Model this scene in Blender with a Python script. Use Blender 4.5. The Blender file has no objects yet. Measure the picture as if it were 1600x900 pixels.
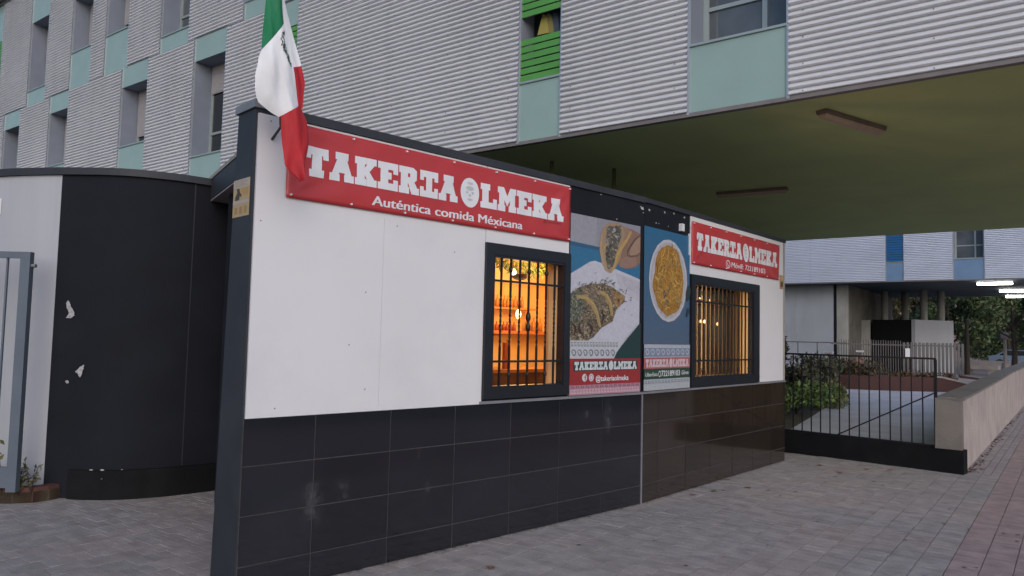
import bpy, math, random
from mathutils import Vector, Matrix, noise
from mathutils.geometry import tessellate_polygon
random.seed(7)
D = bpy.data
scene = bpy.context.scene
COL = scene.collection
R = math.radians

# ------------------------------------------------------------------ camera
cam = D.cameras.new('camera'); camo = D.objects.new('camera', cam); COL.objects.link(camo)
RT = Vector((0.80035846, 0.5990612, 0.02349503)); UP = Vector((0.0191984, -0.0647796, 0.9977149)); FW = Vector((-0.59921428, 0.79807849, 0.06334791))
CAM = Vector((0, 0, 1.64))
m = Matrix.Identity(4)
for i in range(3):
    m[i][0] = RT[i]; m[i][1] = UP[i]; m[i][2] = -FW[i]; m[i][3] = CAM[i]
camo.matrix_world = m
cam.sensor_width = 36.0; cam.lens = 26.325; cam.clip_start = 0.05; cam.clip_end = 2000
scene.camera = camo

# ------------------------------------------------------------------ sky, sun, exposure
w = D.worlds.new('World'); scene.world = w; w.use_nodes = True
nt = w.node_tree; nt.nodes.clear()
sky = nt.nodes.new('ShaderNodeTexSky'); sky.sky_type = 'NISHITA'; sky.sun_disc = False
SUN_EL, SUN_AZ = 28.0, 131.0
sky.sun_elevation = R(SUN_EL); sky.sun_rotation = R(SUN_AZ)
sky.air_density = 1.0; sky.dust_density = 2.0; sky.ozone_density = 2.2
bgn = nt.nodes.new('ShaderNodeBackground'); bgn.inputs['Strength'].default_value = 0.10
hs = nt.nodes.new('ShaderNodeHueSaturation'); hs.inputs['Saturation'].default_value = 1.05
out = nt.nodes.new('ShaderNodeOutputWorld')
nt.links.new(sky.outputs[0], hs.inputs['Color']); nt.links.new(hs.outputs[0], bgn.inputs[0]); nt.links.new(bgn.outputs[0], out.inputs[0])
sl = D.lights.new('sun', 'SUN'); sl.energy = 0.5; sl.angle = R(60); sl.color = (0.98, 0.965, 1.0)
so = D.objects.new('sun', sl); COL.objects.link(so)
# sky sun_rotation is measured clockwise from +Y
sd = Vector((math.sin(R(SUN_AZ)) * math.cos(R(SUN_EL)), math.cos(R(SUN_AZ)) * math.cos(R(SUN_EL)), math.sin(R(SUN_EL))))
so.rotation_euler = sd.to_track_quat('Z', 'Y').to_euler()
vs = scene.view_settings
vs.view_transform = 'Standard'; vs.look = 'None'; vs.gamma = 1.0; vs.use_curve_mapping = False
vs.exposure = 0.42

# ------------------------------------------------------------------ helpers
def s2l(*c):
    return tuple(((v / 255) / 12.92 if v / 255 < .04045 else (((v / 255) + .055) / 1.055) ** 2.4) for v in c)

def mat(name, col, rough=.6, metal=0, var=.12, vscale=6.0, bump=0.0, bscale=60.0, spec=.5, dirt=0.0, dscale=1.3, dcol=None,
        rnd=0.0, attr=False, emit=None, estr=0, coat=0, trans=0, streak=False):
    mt = D.materials.new(name); mt.use_nodes = True
    n = mt.node_tree.nodes; l = mt.node_tree.links
    b = n['Principled BSDF']
    b.inputs['Roughness'].default_value = rough; b.inputs['Metallic'].default_value = metal
    b.inputs['Specular IOR Level'].default_value = spec; b.inputs['Coat Weight'].default_value = coat
    b.inputs['Transmission Weight'].default_value = trans
    geo = n.new('ShaderNodeNewGeometry')
    cur = None
    if attr:
        a = n.new('ShaderNodeAttribute'); a.attribute_name = 'Col'; cur = a.outputs['Color']
    else:
        rgb = n.new('ShaderNodeRGB'); rgb.outputs[0].default_value = (*col, 1); cur = rgb.outputs[0]
    def mul(cur, fac, amt):
        mr = n.new('ShaderNodeMapRange'); mr.inputs['From Min'].default_value = .25; mr.inputs['From Max'].default_value = .75
        mr.inputs['To Min'].default_value = 1 - amt; mr.inputs['To Max'].default_value = 1 + amt
        l.new(fac, mr.inputs['Value'])
        mx = n.new('ShaderNodeMix'); mx.data_type = 'RGBA'; mx.blend_type = 'MULTIPLY'; mx.inputs['Factor'].default_value = 1
        l.new(cur, mx.inputs['A']); l.new(mr.outputs[0], mx.inputs['B']); return mx.outputs['Result']
    if var:
        nz = n.new('ShaderNodeTexNoise'); nz.inputs['Scale'].default_value = vscale; nz.inputs['Detail'].default_value = 6
        l.new(geo.outputs['Position'], nz.inputs['Vector']); cur = mul(cur, nz.outputs['Fac'], var)
        rr = n.new('ShaderNodeMapRange'); rr.inputs['To Min'].default_value = max(0.02, rough * .8); rr.inputs['To Max'].default_value = min(1, rough * 1.2)
        l.new(nz.outputs['Fac'], rr.inputs['Value']); l.new(rr.outputs[0], b.inputs['Roughness'])
    if rnd:
        oi = n.new('ShaderNodeObjectInfo'); mr = n.new('ShaderNodeMapRange')
        mr.inputs['To Min'].default_value = 1 - rnd; mr.inputs['To Max'].default_value = 1 + rnd
        l.new(oi.outputs['Random'], mr.inputs['Value'])
        mx = n.new('ShaderNodeMix'); mx.data_type = 'RGBA'; mx.blend_type = 'MULTIPLY'; mx.inputs['Factor'].default_value = 1
        l.new(cur, mx.inputs['A']); l.new(mr.outputs[0], mx.inputs['B']); cur = mx.outputs['Result']
    if dirt:
        nz = n.new('ShaderNodeTexNoise'); nz.inputs['Scale'].default_value = dscale; nz.inputs['Detail'].default_value = 8; nz.inputs['Roughness'].default_value = .65
        if streak:
            mp = n.new('ShaderNodeMapping'); mp.inputs['Scale'].default_value = (6, 6, .5); l.new(geo.outputs['Position'], mp.inputs['Vector']); l.new(mp.outputs[0], nz.inputs['Vector'])
        else:
            l.new(geo.outputs['Position'], nz.inputs['Vector'])
        mr = n.new('ShaderNodeMapRange'); mr.inputs['From Min'].default_value = .5; mr.inputs['From Max'].default_value = .78; mr.inputs['To Max'].default_value = dirt
        l.new(nz.outputs['Fac'], mr.inputs['Value'])
        mx = n.new('ShaderNodeMix'); mx.data_type = 'RGBA'; l.new(mr.outputs[0], mx.inputs['Factor']); l.new(cur, mx.inputs['A'])
        mx.inputs['B'].default_value = (*(dcol or tuple(c * .45 for c in col)), 1); cur = mx.outputs['Result']
    l.new(cur, b.inputs['Base Color'])
    if bump:
        nz = n.new('ShaderNodeTexNoise'); nz.inputs['Scale'].default_value = bscale; nz.inputs['Detail'].default_value = 5
        l.new(geo.outputs['Position'], nz.inputs['Vector'])
        bp = n.new('ShaderNodeBump'); bp.inputs['Strength'].default_value = bump; bp.inputs['Distance'].default_value = .01
        l.new(nz.outputs['Fac'], bp.inputs['Height']); l.new(bp.outputs[0], b.inputs['Normal'])
    if emit:
        b.inputs['Emission Color'].default_value = (*emit, 1); b.inputs['Emission Strength'].default_value = estr
    return mt

class MB:
    def __init__(s): s.v = []; s.f = []; s.c = []; s.mi = []
    def face(s, pts, col=None, mi=0):
        b = len(s.v); s.v += [tuple(p) for p in pts]; s.f.append(tuple(range(b, b + len(pts)))); s.c.append(col); s.mi.append(mi)
    def quad(s, a, b, c, d, col=None, mi=0): s.face((a, b, c, d), col, mi)
    def box(s, x0, x1, y0, y1, z0, z1, col=None, mi=0):
        b = len(s.v)
        s.v += [(x0, y0, z0), (x1, y0, z0), (x1, y1, z0), (x0, y1, z0), (x0, y0, z1), (x1, y0, z1), (x1, y1, z1), (x0, y1, z1)]
        for q in ((0, 3, 2, 1), (4, 5, 6, 7), (0, 1, 5, 4), (1, 2, 6, 5), (2, 3, 7, 6), (3, 0, 4, 7)):
            s.f.append(tuple(b + i for i in q)); s.c.append(col); s.mi.append(mi)
        return s
    def tube(s, pts, rad, n=8, col=None, caps=True, mi=0):
        pts = [Vector(p) for p in pts]; rs = rad if isinstance(rad, (list, tuple)) else [rad] * len(pts)
        rings = []; b0 = len(s.v)
        for i, p in enumerate(pts):
            t = (pts[min(i + 1, len(pts) - 1)] - pts[max(i - 1, 0)])
            if t.length < 1e-9: t = Vector((0, 0, 1))
            t.normalize(); a = Vector((0, 0, 1)) if abs(t.z) < .9 else Vector((1, 0, 0))
            x = t.cross(a).normalized(); y = t.cross(x)
            rings.append(len(s.v))
            for k in range(n):
                an = 2 * math.pi * k / n; s.v.append(tuple(p + x * (rs[i] * math.cos(an)) + y * (rs[i] * math.sin(an))))
        for i in range(len(pts) - 1):
            for k in range(n):
                s.f.append((rings[i] + k, rings[i + 1] + k, rings[i + 1] + (k + 1) % n, rings[i] + (k + 1) % n)); s.c.append(col); s.mi.append(mi)
        if caps:
            s.f.append(tuple(rings[0] + k for k in range(n))); s.c.append(col); s.mi.append(mi)
            s.f.append(tuple(rings[-1] + k for k in reversed(range(n)))); s.c.append(col); s.mi.append(mi)
        return s
    def prism(s, poly, y0, y1, col=None, mi=0):          # polygon in x,z extruded along y
        n = len(poly); tris = tessellate_polygon([[Vector((p[0], p[1], 0)) for p in poly]])
        b = len(s.v); s.v += [(p[0], y0, p[1]) for p in poly] + [(p[0], y1, p[1]) for p in poly]
        for t in tris:
            s.f.append(tuple(b + i for i in t)); s.f.append(tuple(b + n + i for i in reversed(t))); s.c += [col, col]; s.mi += [mi, mi]
        for i in range(n):
            j = (i + 1) % n; s.f.append((b + i, b + j, b + n + j, b + n + i)); s.c.append(col); s.mi.append(mi)
        return s
    def flat(s, loops, y, col=None):                     # print: polygon(s) with holes in x,z at depth y
        fl = [Vector((p[0], p[1], 0)) for lp in loops for p in lp]
        tris = tessellate_polygon([[Vector((p[0], p[1], 0)) for p in lp] for lp in loops])
        b = len(s.v); s.v += [(p.x, y, p.y) for p in fl]
        for t in tris:
            a, c, d = (fl[i] for i in t)
            if (c - a).cross(d - a).z < 0: t = (t[0], t[2], t[1])
            s.f.append(tuple(b + i for i in t)); s.c.append(col); s.mi.append(0)
    def vprism(s, poly, z0, z1, col=None):               # plan polygon extruded up
        n = len(poly); tris = tessellate_polygon([[Vector((p[0], p[1], 0)) for p in poly]])
        b = len(s.v); s.v += [(p[0], p[1], z0) for p in poly] + [(p[0], p[1], z1) for p in poly]
        for t in tris:
            s.f.append(tuple(b + i for i in t)); s.f.append(tuple(b + n + i for i in reversed(t))); s.c += [col, col]; s.mi += [0, 0]
        for i in range(n):
            j = (i + 1) % n; s.f.append((b + i, b + j, b + n + j, b + n + i)); s.c.append(col); s.mi.append(0)
        return s
    def mesh(s, name, mats, smooth=False, fix=True):
        me = D.meshes.new(name); me.from_pydata(s.v, [], s.f)
        for mm in (mats if isinstance(mats, (list, tuple)) else [mats]): me.materials.append(mm)
        if any(s.mi): me.polygons.foreach_set('material_index', s.mi)
        if any(c is not None for c in s.c):
            ca = me.color_attributes.new('Col', 'FLOAT_COLOR', 'CORNER'); k = 0; buf = []
            for f, c in zip(s.f, s.c): buf += list((*(c or (.5, .5, .5)), 1)) * len(f)
            ca.data.foreach_set('color', buf)
        if fix:
            import bmesh
            bm = bmesh.new(); bm.from_mesh(me); bmesh.ops.recalc_face_normals(bm, faces=bm.faces); bm.to_mesh(me); bm.free()
        if smooth: me.polygons.foreach_set('use_smooth', [True] * len(me.polygons))
        me.update(); return me
    def build(s, name, mats, parent=None, loc=(0, 0, 0), rz=0, smooth=False, fix=True):
        return put(name, s.mesh(name, mats, smooth, fix), parent, loc, rz)

def put(name, me, parent=None, loc=(0, 0, 0), rz=0):
    o = D.objects.new(name, me); COL.objects.link(o); o.location = loc; o.rotation_euler = (0, 0, rz)
    if parent: o.parent = parent
    return o
def empty(name, loc=(0, 0, 0), rz=0): return put(name, None, None, loc, rz)
def tag(o, label=None, cat=None, group=None, kind=None):
    if label: o['label'] = label
    if cat: o['category'] = cat
    if group: o['group'] = group
    if kind: o['kind'] = kind
    return o
def B(name, mt, parent, *boxes, loc=(0, 0, 0), rz=0):
    mb = MB()
    for b in boxes: mb.box(*b)
    return mb.build(name, mt, parent, loc, rz, fix=False)

# ------------------------------------------------------------------ materials
M = {}
M['sheet'] = mat('corrugated metal', (.77, .765, .79), .5, .15, .05, .6, dirt=.22, dscale=.5, streak=True)
M['trim'] = mat('trim aluminium', (.50, .52, .56), .4, .5, .05)
M['greenglass'] = mat('pale green glass panel', (.34, .475, .445), .22, 0, .06, 2.0, dirt=.25, dscale=2.5, dcol=(.36, .45, .43))
M['reveal'] = mat('reveal paint', (.23, .26, .33), .55, 0, .08, 3)
M['shutter'] = mat('roller shutter', (.42, .39, .40), .6, 0, .05)
M['frame_pale'] = mat('window aluminium pale', (.40, .46, .46), .4, .3, .05)
M['pane_dark'] = mat('window glass', (.015, .02, .025), .04, 0, 0, spec=.8)
M['pane_grey'] = mat('grey window glass', (.10, .115, .13), .04, 0, .5, 1.2, spec=.9)
M['curtain'] = mat('curtain', (.55, .57, .56), .8, 0, .1, 20)
M['louvre_green'] = mat('green louvre', (.11, .36, .075), .4, 0, .1, 4, dirt=.3)
M['soffit'] = mat('green soffit paint', (.57, .68, .29), .75, 0, .12, .9, dirt=.35, dscale=.45, dcol=(.42, .47, .20), bump=.1, bscale=30)
M['soffit_trim'] = mat('soffit edge', (.22, .20, .20), .6)
M['dark_wall'] = mat('dark rendered wall', (.0135, .0155, .022), .85, 0, .25, 2.2, bump=.25, bscale=45, spec=.2, dirt=.35, dscale=1.1, dcol=(.021, .024, .031))
M['dark_pillar'] = mat('dark painted pillar', (.028, .031, .041), .6, 0, .22, 3, bump=.12, bscale=25, dirt=.4, dscale=1.6, dcol=(.075, .075, .088))
M['white_wall'] = mat('white rendered wall', (.47, .48, .53), .7, 0, .05, 1.5, bump=.1, bscale=25, dirt=.3, dscale=.7, dcol=(.36, .36, .40), streak=True)
M['white_panel'] = mat('white composite panel', (.74, .73, .77), .45, 0, .035, 1.1, dirt=.55, dscale=1.3, dcol=(.61, .60, .64))
M['metal_grey'] = mat('zinc coping', (.28, .28, .29), .45, .4, .15, 6)
M['beige'] = mat('beige soffit board', (.42, .36, .36), .7)
M['black_metal'] = mat('black painted steel', (.012, .013, .017), .42, .2, .15, 12)
M['plinth_black'] = mat('black painted plinth', (.007, .008, .010), .8, 0, .3, 4, spec=.18, bump=.2, bscale=40, dirt=.3, dscale=2, dcol=(.03, .03, .032))
M['frame_black'] = mat('black window frame', (.014, .016, .023), .4, .1, .12, 5, dirt=.3, dcol=(.04, .04, .05))
M['orange'] = mat('orange interior paint', (.82, .54, .23), .7, 0, .1, 3)
M['cream'] = mat('cream interior paint', (.80, .60, .32), .6, 0, .05, 3)
M['brown'] = mat('dark brown boards', (.10, .05, .03), .6, 0, .3, 9)
M['ledge'] = mat('grey metal ledge', (.26, .26, .29), .45, .3)
M['red_vinyl'] = mat('red vinyl banner', (.49, .042, .048), .38, 0, .07, 2.5, bump=.15, bscale=5, dirt=.2, dcol=(.40, .06, .07))
M['white_print'] = mat('white print', (.76, .77, .82), .4, 0, .04, 8)
M['grey_print'] = mat('grey print', (.52, .54, .58), .4, 0, .2, 60)
M['black_print'] = mat('black print', (.02, .02, .025), .5)
M['print'] = mat('poster print', (1, 1, 1), .35, 0, .10, 30, attr=True)
M['paper_chip'] = mat('torn white paper', (.40, .40, .42), .9, 0, .4, 45)
M['concrete'] = mat('weathered concrete', (.19, .172, .160), .85, 0, .18, 3, bump=.5, bscale=30, dirt=.5, dscale=1.2, dcol=(.085, .075, .07))
M['pink_render'] = mat('pinkish rendered wall', (.45, .38, .365), .9, 0, .2, 2.5, bump=.7, bscale=28, dirt=.8, dscale=1.1, dcol=(.27, .225, .215))
M['path'] = mat('concrete path', (.62, .61, .64), .85, 0, .15, 1.5, bump=.3, bscale=40, dirt=.4, dscale=.5, dcol=(.28, .27, .29))
M['base'] = mat('joint sand', (.225, .207, .204), .95, 0, .3, 8)
M['earth'] = mat('earth', (.09, .075, .05), .95, 0, .3, 4, bump=.5)
M['asphalt'] = mat('asphalt', (.055, .054, .056), .9, 0, .2, 10)
M['black_board'] = mat('black matt cladding', (.008, .009, .011), .8, 0, .2, 3, spec=.2)
M['kerb_red'] = mat('red kerb brick', (.10, .042, .037), .85, 0, .2, 5, bump=.15)
M['gate_blue'] = mat('blue grey gate paint', (.125, .155, .20), .45, .1, .08, 5)
M['corten'] = mat('brown planter wall', (.095, .042, .036), .8, 0, .2, 2, dirt=.3)
M['stone'] = mat('pale coping stone', (.36, .32, .30), .8, 0, .15, 3)
M['blue_panel'] = mat('pale blue panel', (.20, .32, .50), .25, 0, .08, 2)
M['blue_louvre'] = mat('blue louvre', (.03, .15, .36), .4, 0, .1, 4)
M['sheet_far'] = mat('pale blue corrugated metal', (.70, .75, .86), .5, .1, .04, .5, dirt=.15, dscale=.6)
M['blue_soffit'] = mat('blue soffit paint', (.045, .085, .12), .7, 0, .15, 1)
M['grey_wall'] = mat('pale grey wall', (.42, .45, .50), .8, 0, .1, .8, dirt=.35, dscale=.6, streak=True)
M['conc_dark'] = mat('stained concrete', (.16, .15, .135), .85, 0, .3, 1.1, dirt=.8, dscale=.9, dcol=(.03, .03, .03))
M['column'] = mat('column concrete', (.38, .38, .36), .7, 0, .15, 2)
M['fence_grey'] = mat('galvanised fence', (.12, .116, .122), .5, .3, .15, 4)
M['pinkbrick'] = mat('distant pink brick', (.52, .32, .33), .85, 0, .15, 2)
M['bark'] = mat('bark', (.045, .035, .028), .9, 0, .3, 10, bump=.6, bscale=20)
M['leaf'] = mat('leaves', (.05, .075, .03), .6, 0, .25, 3, attr=True)
M['dryleaf'] = mat('dry leaf', (.22, .12, .07), .8, 0, .3, 40, rnd=.4)
M['lampbody'] = mat('lamp housing', (.22, .17, .13), .6, 0, .2, 8)
M['lampcover'] = mat('lamp diffuser', (.55, .42, .31), .5, 0, .1, 8)
M['tube_lit'] = mat('lit fluorescent tube', (1, 1, 1), .5, 0, 0, emit=(1, .97, .9), estr=14)
M['bulb'] = mat('lit bulb', (1, 1, 1), .5, 0, 0, emit=(1, .70, .32), estr=5)
M['warm_fill'] = mat('added warm fill', (1, 1, 1), .5, 0, 0, emit=(1, .50, .18), estr=105)
M['glow_spot'] = mat('glowing reflection spot', (1, 1, 1), .5, 0, 0, emit=(1, .34, .06), estr=.8)  # glowing colour stands for warm reflections on the second window
M['pane_tint'] = mat('tinted reflective pane', (.060, .034, .016), .06, 0, .3, 9, spec=.7)
M['bottle_red'] = mat('red bottle', (.38, .09, .03), .2, 0, .1)
M['bottle_amber'] = mat('amber bottle', (.55, .25, .06), .15, 0, .1)
M['garland'] = mat('green garland', (.16, .20, .03), .7, 0, .3, 20, attr=True)
M['yellow_sign'] = mat('beige notice', (1, 1, 1), .5, 0, .08, 20, attr=True)
M['flag_g'] = mat('flag green', (.012, .20, .085), .75, 0, .07, 8)
M['flag_w'] = mat('flag white', (.88, .89, .94), .75, 0, .04, 8)
M['flag_r'] = mat('flag red', (.50, .020, .030), .7, 0, .08, 8)
M['flag_e'] = mat('flag emblem', (.07, .10, .09), .8, 0, .6, 60)
M['pole'] = mat('pole', (.06, .06, .065), .5)
M['roof'] = mat('roofing', (.10, .10, .11), .9)

# tiles: glossy dark porcelain with scuffs
def tile_material(nm, cc):
    mt = mat(nm, cc, .085, 0, .2, 1.6, rnd=.18, spec=.5)
    n = mt.node_tree.nodes; l = mt.node_tree.links; b = n['Principled BSDF']; b.inputs['IOR'].default_value = 1.75
    geo = n.new('ShaderNodeNewGeometry')
    src = b.inputs['Base Color'].links[0].from_socket
    nz = n.new('ShaderNodeTexNoise'); nz.inputs['Scale'].default_value = 14; nz.inputs['Detail'].default_value = 8
    l.new(geo.outputs['Position'], nz.inputs['Vector'])
    tot = None
    for (c, rad, st) in (((-4.05, 3.25, .50), .14, .13), ((-4.02, 3.47, .55), .09, .10), ((-3.56, 6.32, .88), .12, .10), ((-3.62, 6.0, .95), .08, .07), ((-3.92, 4.1, .78), .06, .05), ((-3.9, 4.2, .48), .06, .05)):
        sub = n.new('ShaderNodeVectorMath'); sub.operation = 'SUBTRACT'; sub.inputs[1].default_value = c; l.new(geo.outputs['Position'], sub.inputs[0])
        sc = n.new('ShaderNodeVectorMath'); sc.operation = 'MULTIPLY'; sc.inputs[1].default_value = (1, 1.5, .7); l.new(sub.outputs[0], sc.inputs[0])
        ln = n.new('ShaderNodeVectorMath'); ln.operation = 'LENGTH'; l.new(sc.outputs[0], ln.inputs[0])
        mr = n.new('ShaderNodeMapRange'); mr.inputs['From Min'].default_value = rad; mr.inputs['From Max'].default_value = 0; mr.inputs['To Max'].default_value = st * 1.2
        l.new(ln.outputs['Value'], mr.inputs['Value'])
        if tot is None: tot = mr.outputs[0]
        else:
            ad = n.new('ShaderNodeMath'); ad.operation = 'ADD'; l.new(tot, ad.inputs[0]); l.new(mr.outputs[0], ad.inputs[1]); tot = ad.outputs[0]
    th = n.new('ShaderNodeMapRange'); th.inputs['From Min'].default_value = .4; th.inputs['From Max'].default_value = .7; l.new(nz.outputs['Fac'], th.inputs['Value'])
    mu = n.new('ShaderNodeMath'); mu.operation = 'MULTIPLY'; l.new(tot, mu.inputs[0]); l.new(th.outputs[0], mu.inputs[1])
    mx = n.new('ShaderNodeMix'); mx.data_type = 'RGBA'; l.new(mu.outputs[0], mx.inputs['Factor']); l.new(src, mx.inputs['A']); mx.inputs['B'].default_value = (.55, .53, .55, 1)
    l.new(mx.outputs['Result'], b.inputs['Base Color'])
    return mt
M['tile'] = tile_material('dark glazed tile', (.012, .013, .018)); M['tile_reflect'] = tile_material('dark tile with painted warm reflection', (.029, .0215, .018))  # right front: warm reflection painted into the tile base colour
M['grout'] = mat('grout', (.062, .058, .066), .9, 0, .3, 12)
def glass_material():
    mt = D.materials.new('clear window glass'); mt.use_nodes = True; n = mt.node_tree.nodes; l = mt.node_tree.links; n.clear()
    o = n.new('ShaderNodeOutputMaterial'); tr = n.new('ShaderNodeBsdfTransparent'); gl = n.new('ShaderNodeBsdfGlossy'); gl.inputs['Roughness'].default_value = .03
    fr = n.new('ShaderNodeFresnel'); fr.inputs['IOR'].default_value = 1.45; mx = n.new('ShaderNodeMixShader')
    l.new(fr.outputs[0], mx.inputs[0]); l.new(tr.outputs[0], mx.inputs[1]); l.new(gl.outputs[0], mx.inputs[2]); l.new(mx.outputs[0], o.inputs[0]); return mt
M['glass'] = glass_material()
def paver_materials():
    grey = mat('grey paver', (.325, .298, .293), .85, 0, .22, 7, bump=.5, bscale=70, rnd=.08, dirt=.45, dscale=.55, dcol=(.225, .203, .198))
    field = mat('grey paver field', (1, 1, 1), .85, 0, .22, 7, bump=.5, bscale=70, attr=True, dirt=.45, dscale=.55, dcol=(.225, .203, .198))
    return grey, field
M['paver'], M['paver_field'] = paver_materials()

# ------------------------------------------------------------------ ground
A1, A2 = R(81.11), R(86.397)                     # headings of the two kiosk fronts
d1 = Vector((math.cos(A1), math.sin(A1), 0)); i1 = Vector((-math.sin(A1), math.cos(A1), 0))
d2 = Vector((math.cos(A2), math.sin(A2), 0)); i2 = Vector((-math.sin(A2), math.cos(A2), 0))
K0 = Vector((-3.481, 6.858, 0))
def kp(u, y, z=0): return K0 + d1 * u + i1 * y + Vector((0, 0, z))
def kp2(v, y, z=0): return K0 + d2 * v + i2 * y + Vector((0, 0, z))

g = MB(); S = 900
g.quad((-S, -S, -.03), (S, -S, -.03), (S, S, -.03), (-S, S, -.03))
tag(g.build('ground', M['asphalt'], fix=False), kind='structure')

def in_view(p, mar=40):
    q = p - CAM; zc = q.dot(FW)
    if zc < .5: return False
    x = 800 + 1170 * q.dot(RT) / zc; y = 450 - 1170 * q.dot(UP) / zc
    return -mar < x < 1600 + mar and y < 900 + mar
def inside_kiosk(p):
    q = p - K0
    if q.dot(d1) < .1 and .10 < q.dot(i1) < 2.5 and (-3.2 < q.dot(d1) or (-4.15 < q.dot(d1) and q.dot(i1) < .3)): return True
    return q.dot(d1) >= 0 and q.dot(d2) < 3.9 and .10 < q.dot(i2) < 2.5
pb = MB(); pb.quad((-9.5, .5, -.012), (-.785, .5, -.012), (-.785, 11.6, -.012), (-9.5, 11.6, -.012))
fore = tag(pb.build('forecourt_paving', M['base'], fix=False), kind='structure')
cells = []
PX, PY = .2, .1
for ix in range(0, 44):
    x0 = -.785 - (ix + 1) * PX
    off = (ix % 2) * PY / 2
    for iy in range(0, 116):
        y0 = .6 + iy * PY + off * 1.0
        c = Vector((x0 + PX / 2, y0 + PY / 2, 0))
        if y0 > 11.4 or inside_kiosk(c) or not in_view(c, 120): continue
        if c.x < -6.9 and c.y > 4.5: continue
        cells.append((x0, y0, c))
cells.sort(key=lambda t: (t[2] - CAM).length)
def paver_geo(mb, x0, x1, y0, y1, zt, tilt, col=None, zb=-.012):
    e = .0022; a = .0042
    z = [zt + tilt[0], zt + tilt[1], zt - tilt[0], zt - tilt[1]]
    b = len(mb.v)
    mb.v += [(x0 + e, y0 + e, zb), (x1 - e, y0 + e, zb), (x1 - e, y1 - e, zb), (x0 + e, y1 - e, zb),
             (x0 + a, y0 + a, z[0]), (x1 - a, y0 + a, z[1]), (x1 - a, y1 - a, z[2]), (x0 + a, y1 - a, z[3])]
    for q in ((4, 5, 6, 7), (0, 1, 5, 4), (1, 2, 6, 5), (2, 3, 7, 6), (3, 0, 4, 7)):
        mb.f.append(tuple(b + i for i in q)); mb.c.append(col); mb.mi.append(0)
pm = []
for k in range(6):
    mb = MB(); paver_geo(mb, -PX / 2, PX / 2, -PY / 2, PY / 2, random.uniform(-.001, .001), (random.uniform(-.0012, .0012), random.uniform(-.0012, .0012)))
    pm.append(mb.mesh('paver', M['paver'], fix=False))
for (x0, y0, c) in cells[:300]:
    o = put('paver', random.choice(pm), fore, c)
pf = MB()
for (x0, y0, c) in cells[300:]:
    t = random.uniform(.92, 1.08); warm = max(0, noise.noise(c * .9)) * .9
    col = (.325 * t * (1 + .16 * warm), .298 * t, .293 * t * (1 - .08 * warm))
    if c.x < -4.3 and c.y < 3.6 and noise.noise(c * 1.7 + Vector((3, 1, 0))) > -.1 and c.x > -6.2:
        col = (.36 * t, .31 * t, .30 * t)
    paver_geo(pf, x0, x0 + PX, y0, y0 + PY, random.uniform(-.0015, .0015), (random.uniform(-.001, .001), random.uniform(-.001, .001)), col)
tag(pf.build('paver_field', M['paver_field'], fore, fix=False), kind='stuff')
# red pavement by the street
rb = MB(); rb.quad((-.785, -2, -.010), (3.6, -2, -.010), (3.6, 70, -.010), (-.785, 70, -.010))
redp = tag(rb.build('street_pavement', mat('reddish joint sand', (.27, .20, .195), .95, 0, .3, 8), fix=False), kind='structure')
rf = MB()
for ix in range(0, 12):
    for iy in range(0, 320):
        x0 = -.785 + ix * .2; y0 = 2 + iy * .1 + (ix % 2) * .05
        c = Vector((x0 + .1, y0 + .05, 0))
        if not in_view(c, 60): continue
        t = random.uniform(.92, 1.07)
        paver_geo(rf, x0, x0 + .2, y0, y0 + .1, random.uniform(-.0015, .0015), (random.uniform(-.001, .001), random.uniform(-.001, .001)), (.345 * t, .262 * t, .255 * t))
for ix in range(0, 4):                                # grey band along the low wall
    for iy in range(0, 300):
        x0 = -.785 - (ix + 1) * .1; y0 = 11.45 + iy * .2
        c = Vector((x0 + .05, y0 + .1, 0))
        if c.x < -1.16 or not in_view(c, 60): continue
        t = random.uniform(.92, 1.06); paver_geo(rf, x0, x0 + .1, y0, y0 + .2, random.uniform(-.0015, .0015), (0, 0), (.32 * t, .28 * t, .28 * t))
tag(rf.build('paver_field', M['paver_field'], redp, fix=False), kind='stuff')

# ------------------------------------------------------------------ kiosk
kiosk = tag(empty('kiosk', K0, A1), 'low white food kiosk with dark tiled base and barred windows', 'kiosk')
RZ2 = A2 - A1
ZT = 1.095
def kb(name, mt, *boxes, k2=False, parent=None): return B(name, mt, parent or kiosk, *boxes, rz=RZ2 if k2 else 0)
# cores
kb('plinth_wall', M['grout'], (-4.15, 0, .0035, .18, 0, ZT - .012))
kb('plinth_wall', M['grout'], (0.002, 3.85, .0035, .18, 0, ZT - .012), k2=True)
kb('front_wall', M['dark_wall'], (-3.96, -2.10, .022, .18, ZT, 3.02), (-2.10, -1.225, .022, .18, 2.302, 3.02), (-2.10, -1.225, .022, .18, ZT, 1.20), (-1.225, -.002, .022, .18, ZT, 3.02))
kb('front_wall', M['dark_wall'], (.008, 1.08, .022, .18, ZT, 3.02), (1.08, 2.72, .022, .18, 2.285, 3.02), (1.08, 2.72, .022, .18, ZT, 1.205), (2.72, 3.83, .022, .18, ZT, 3.02), k2=True)
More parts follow.
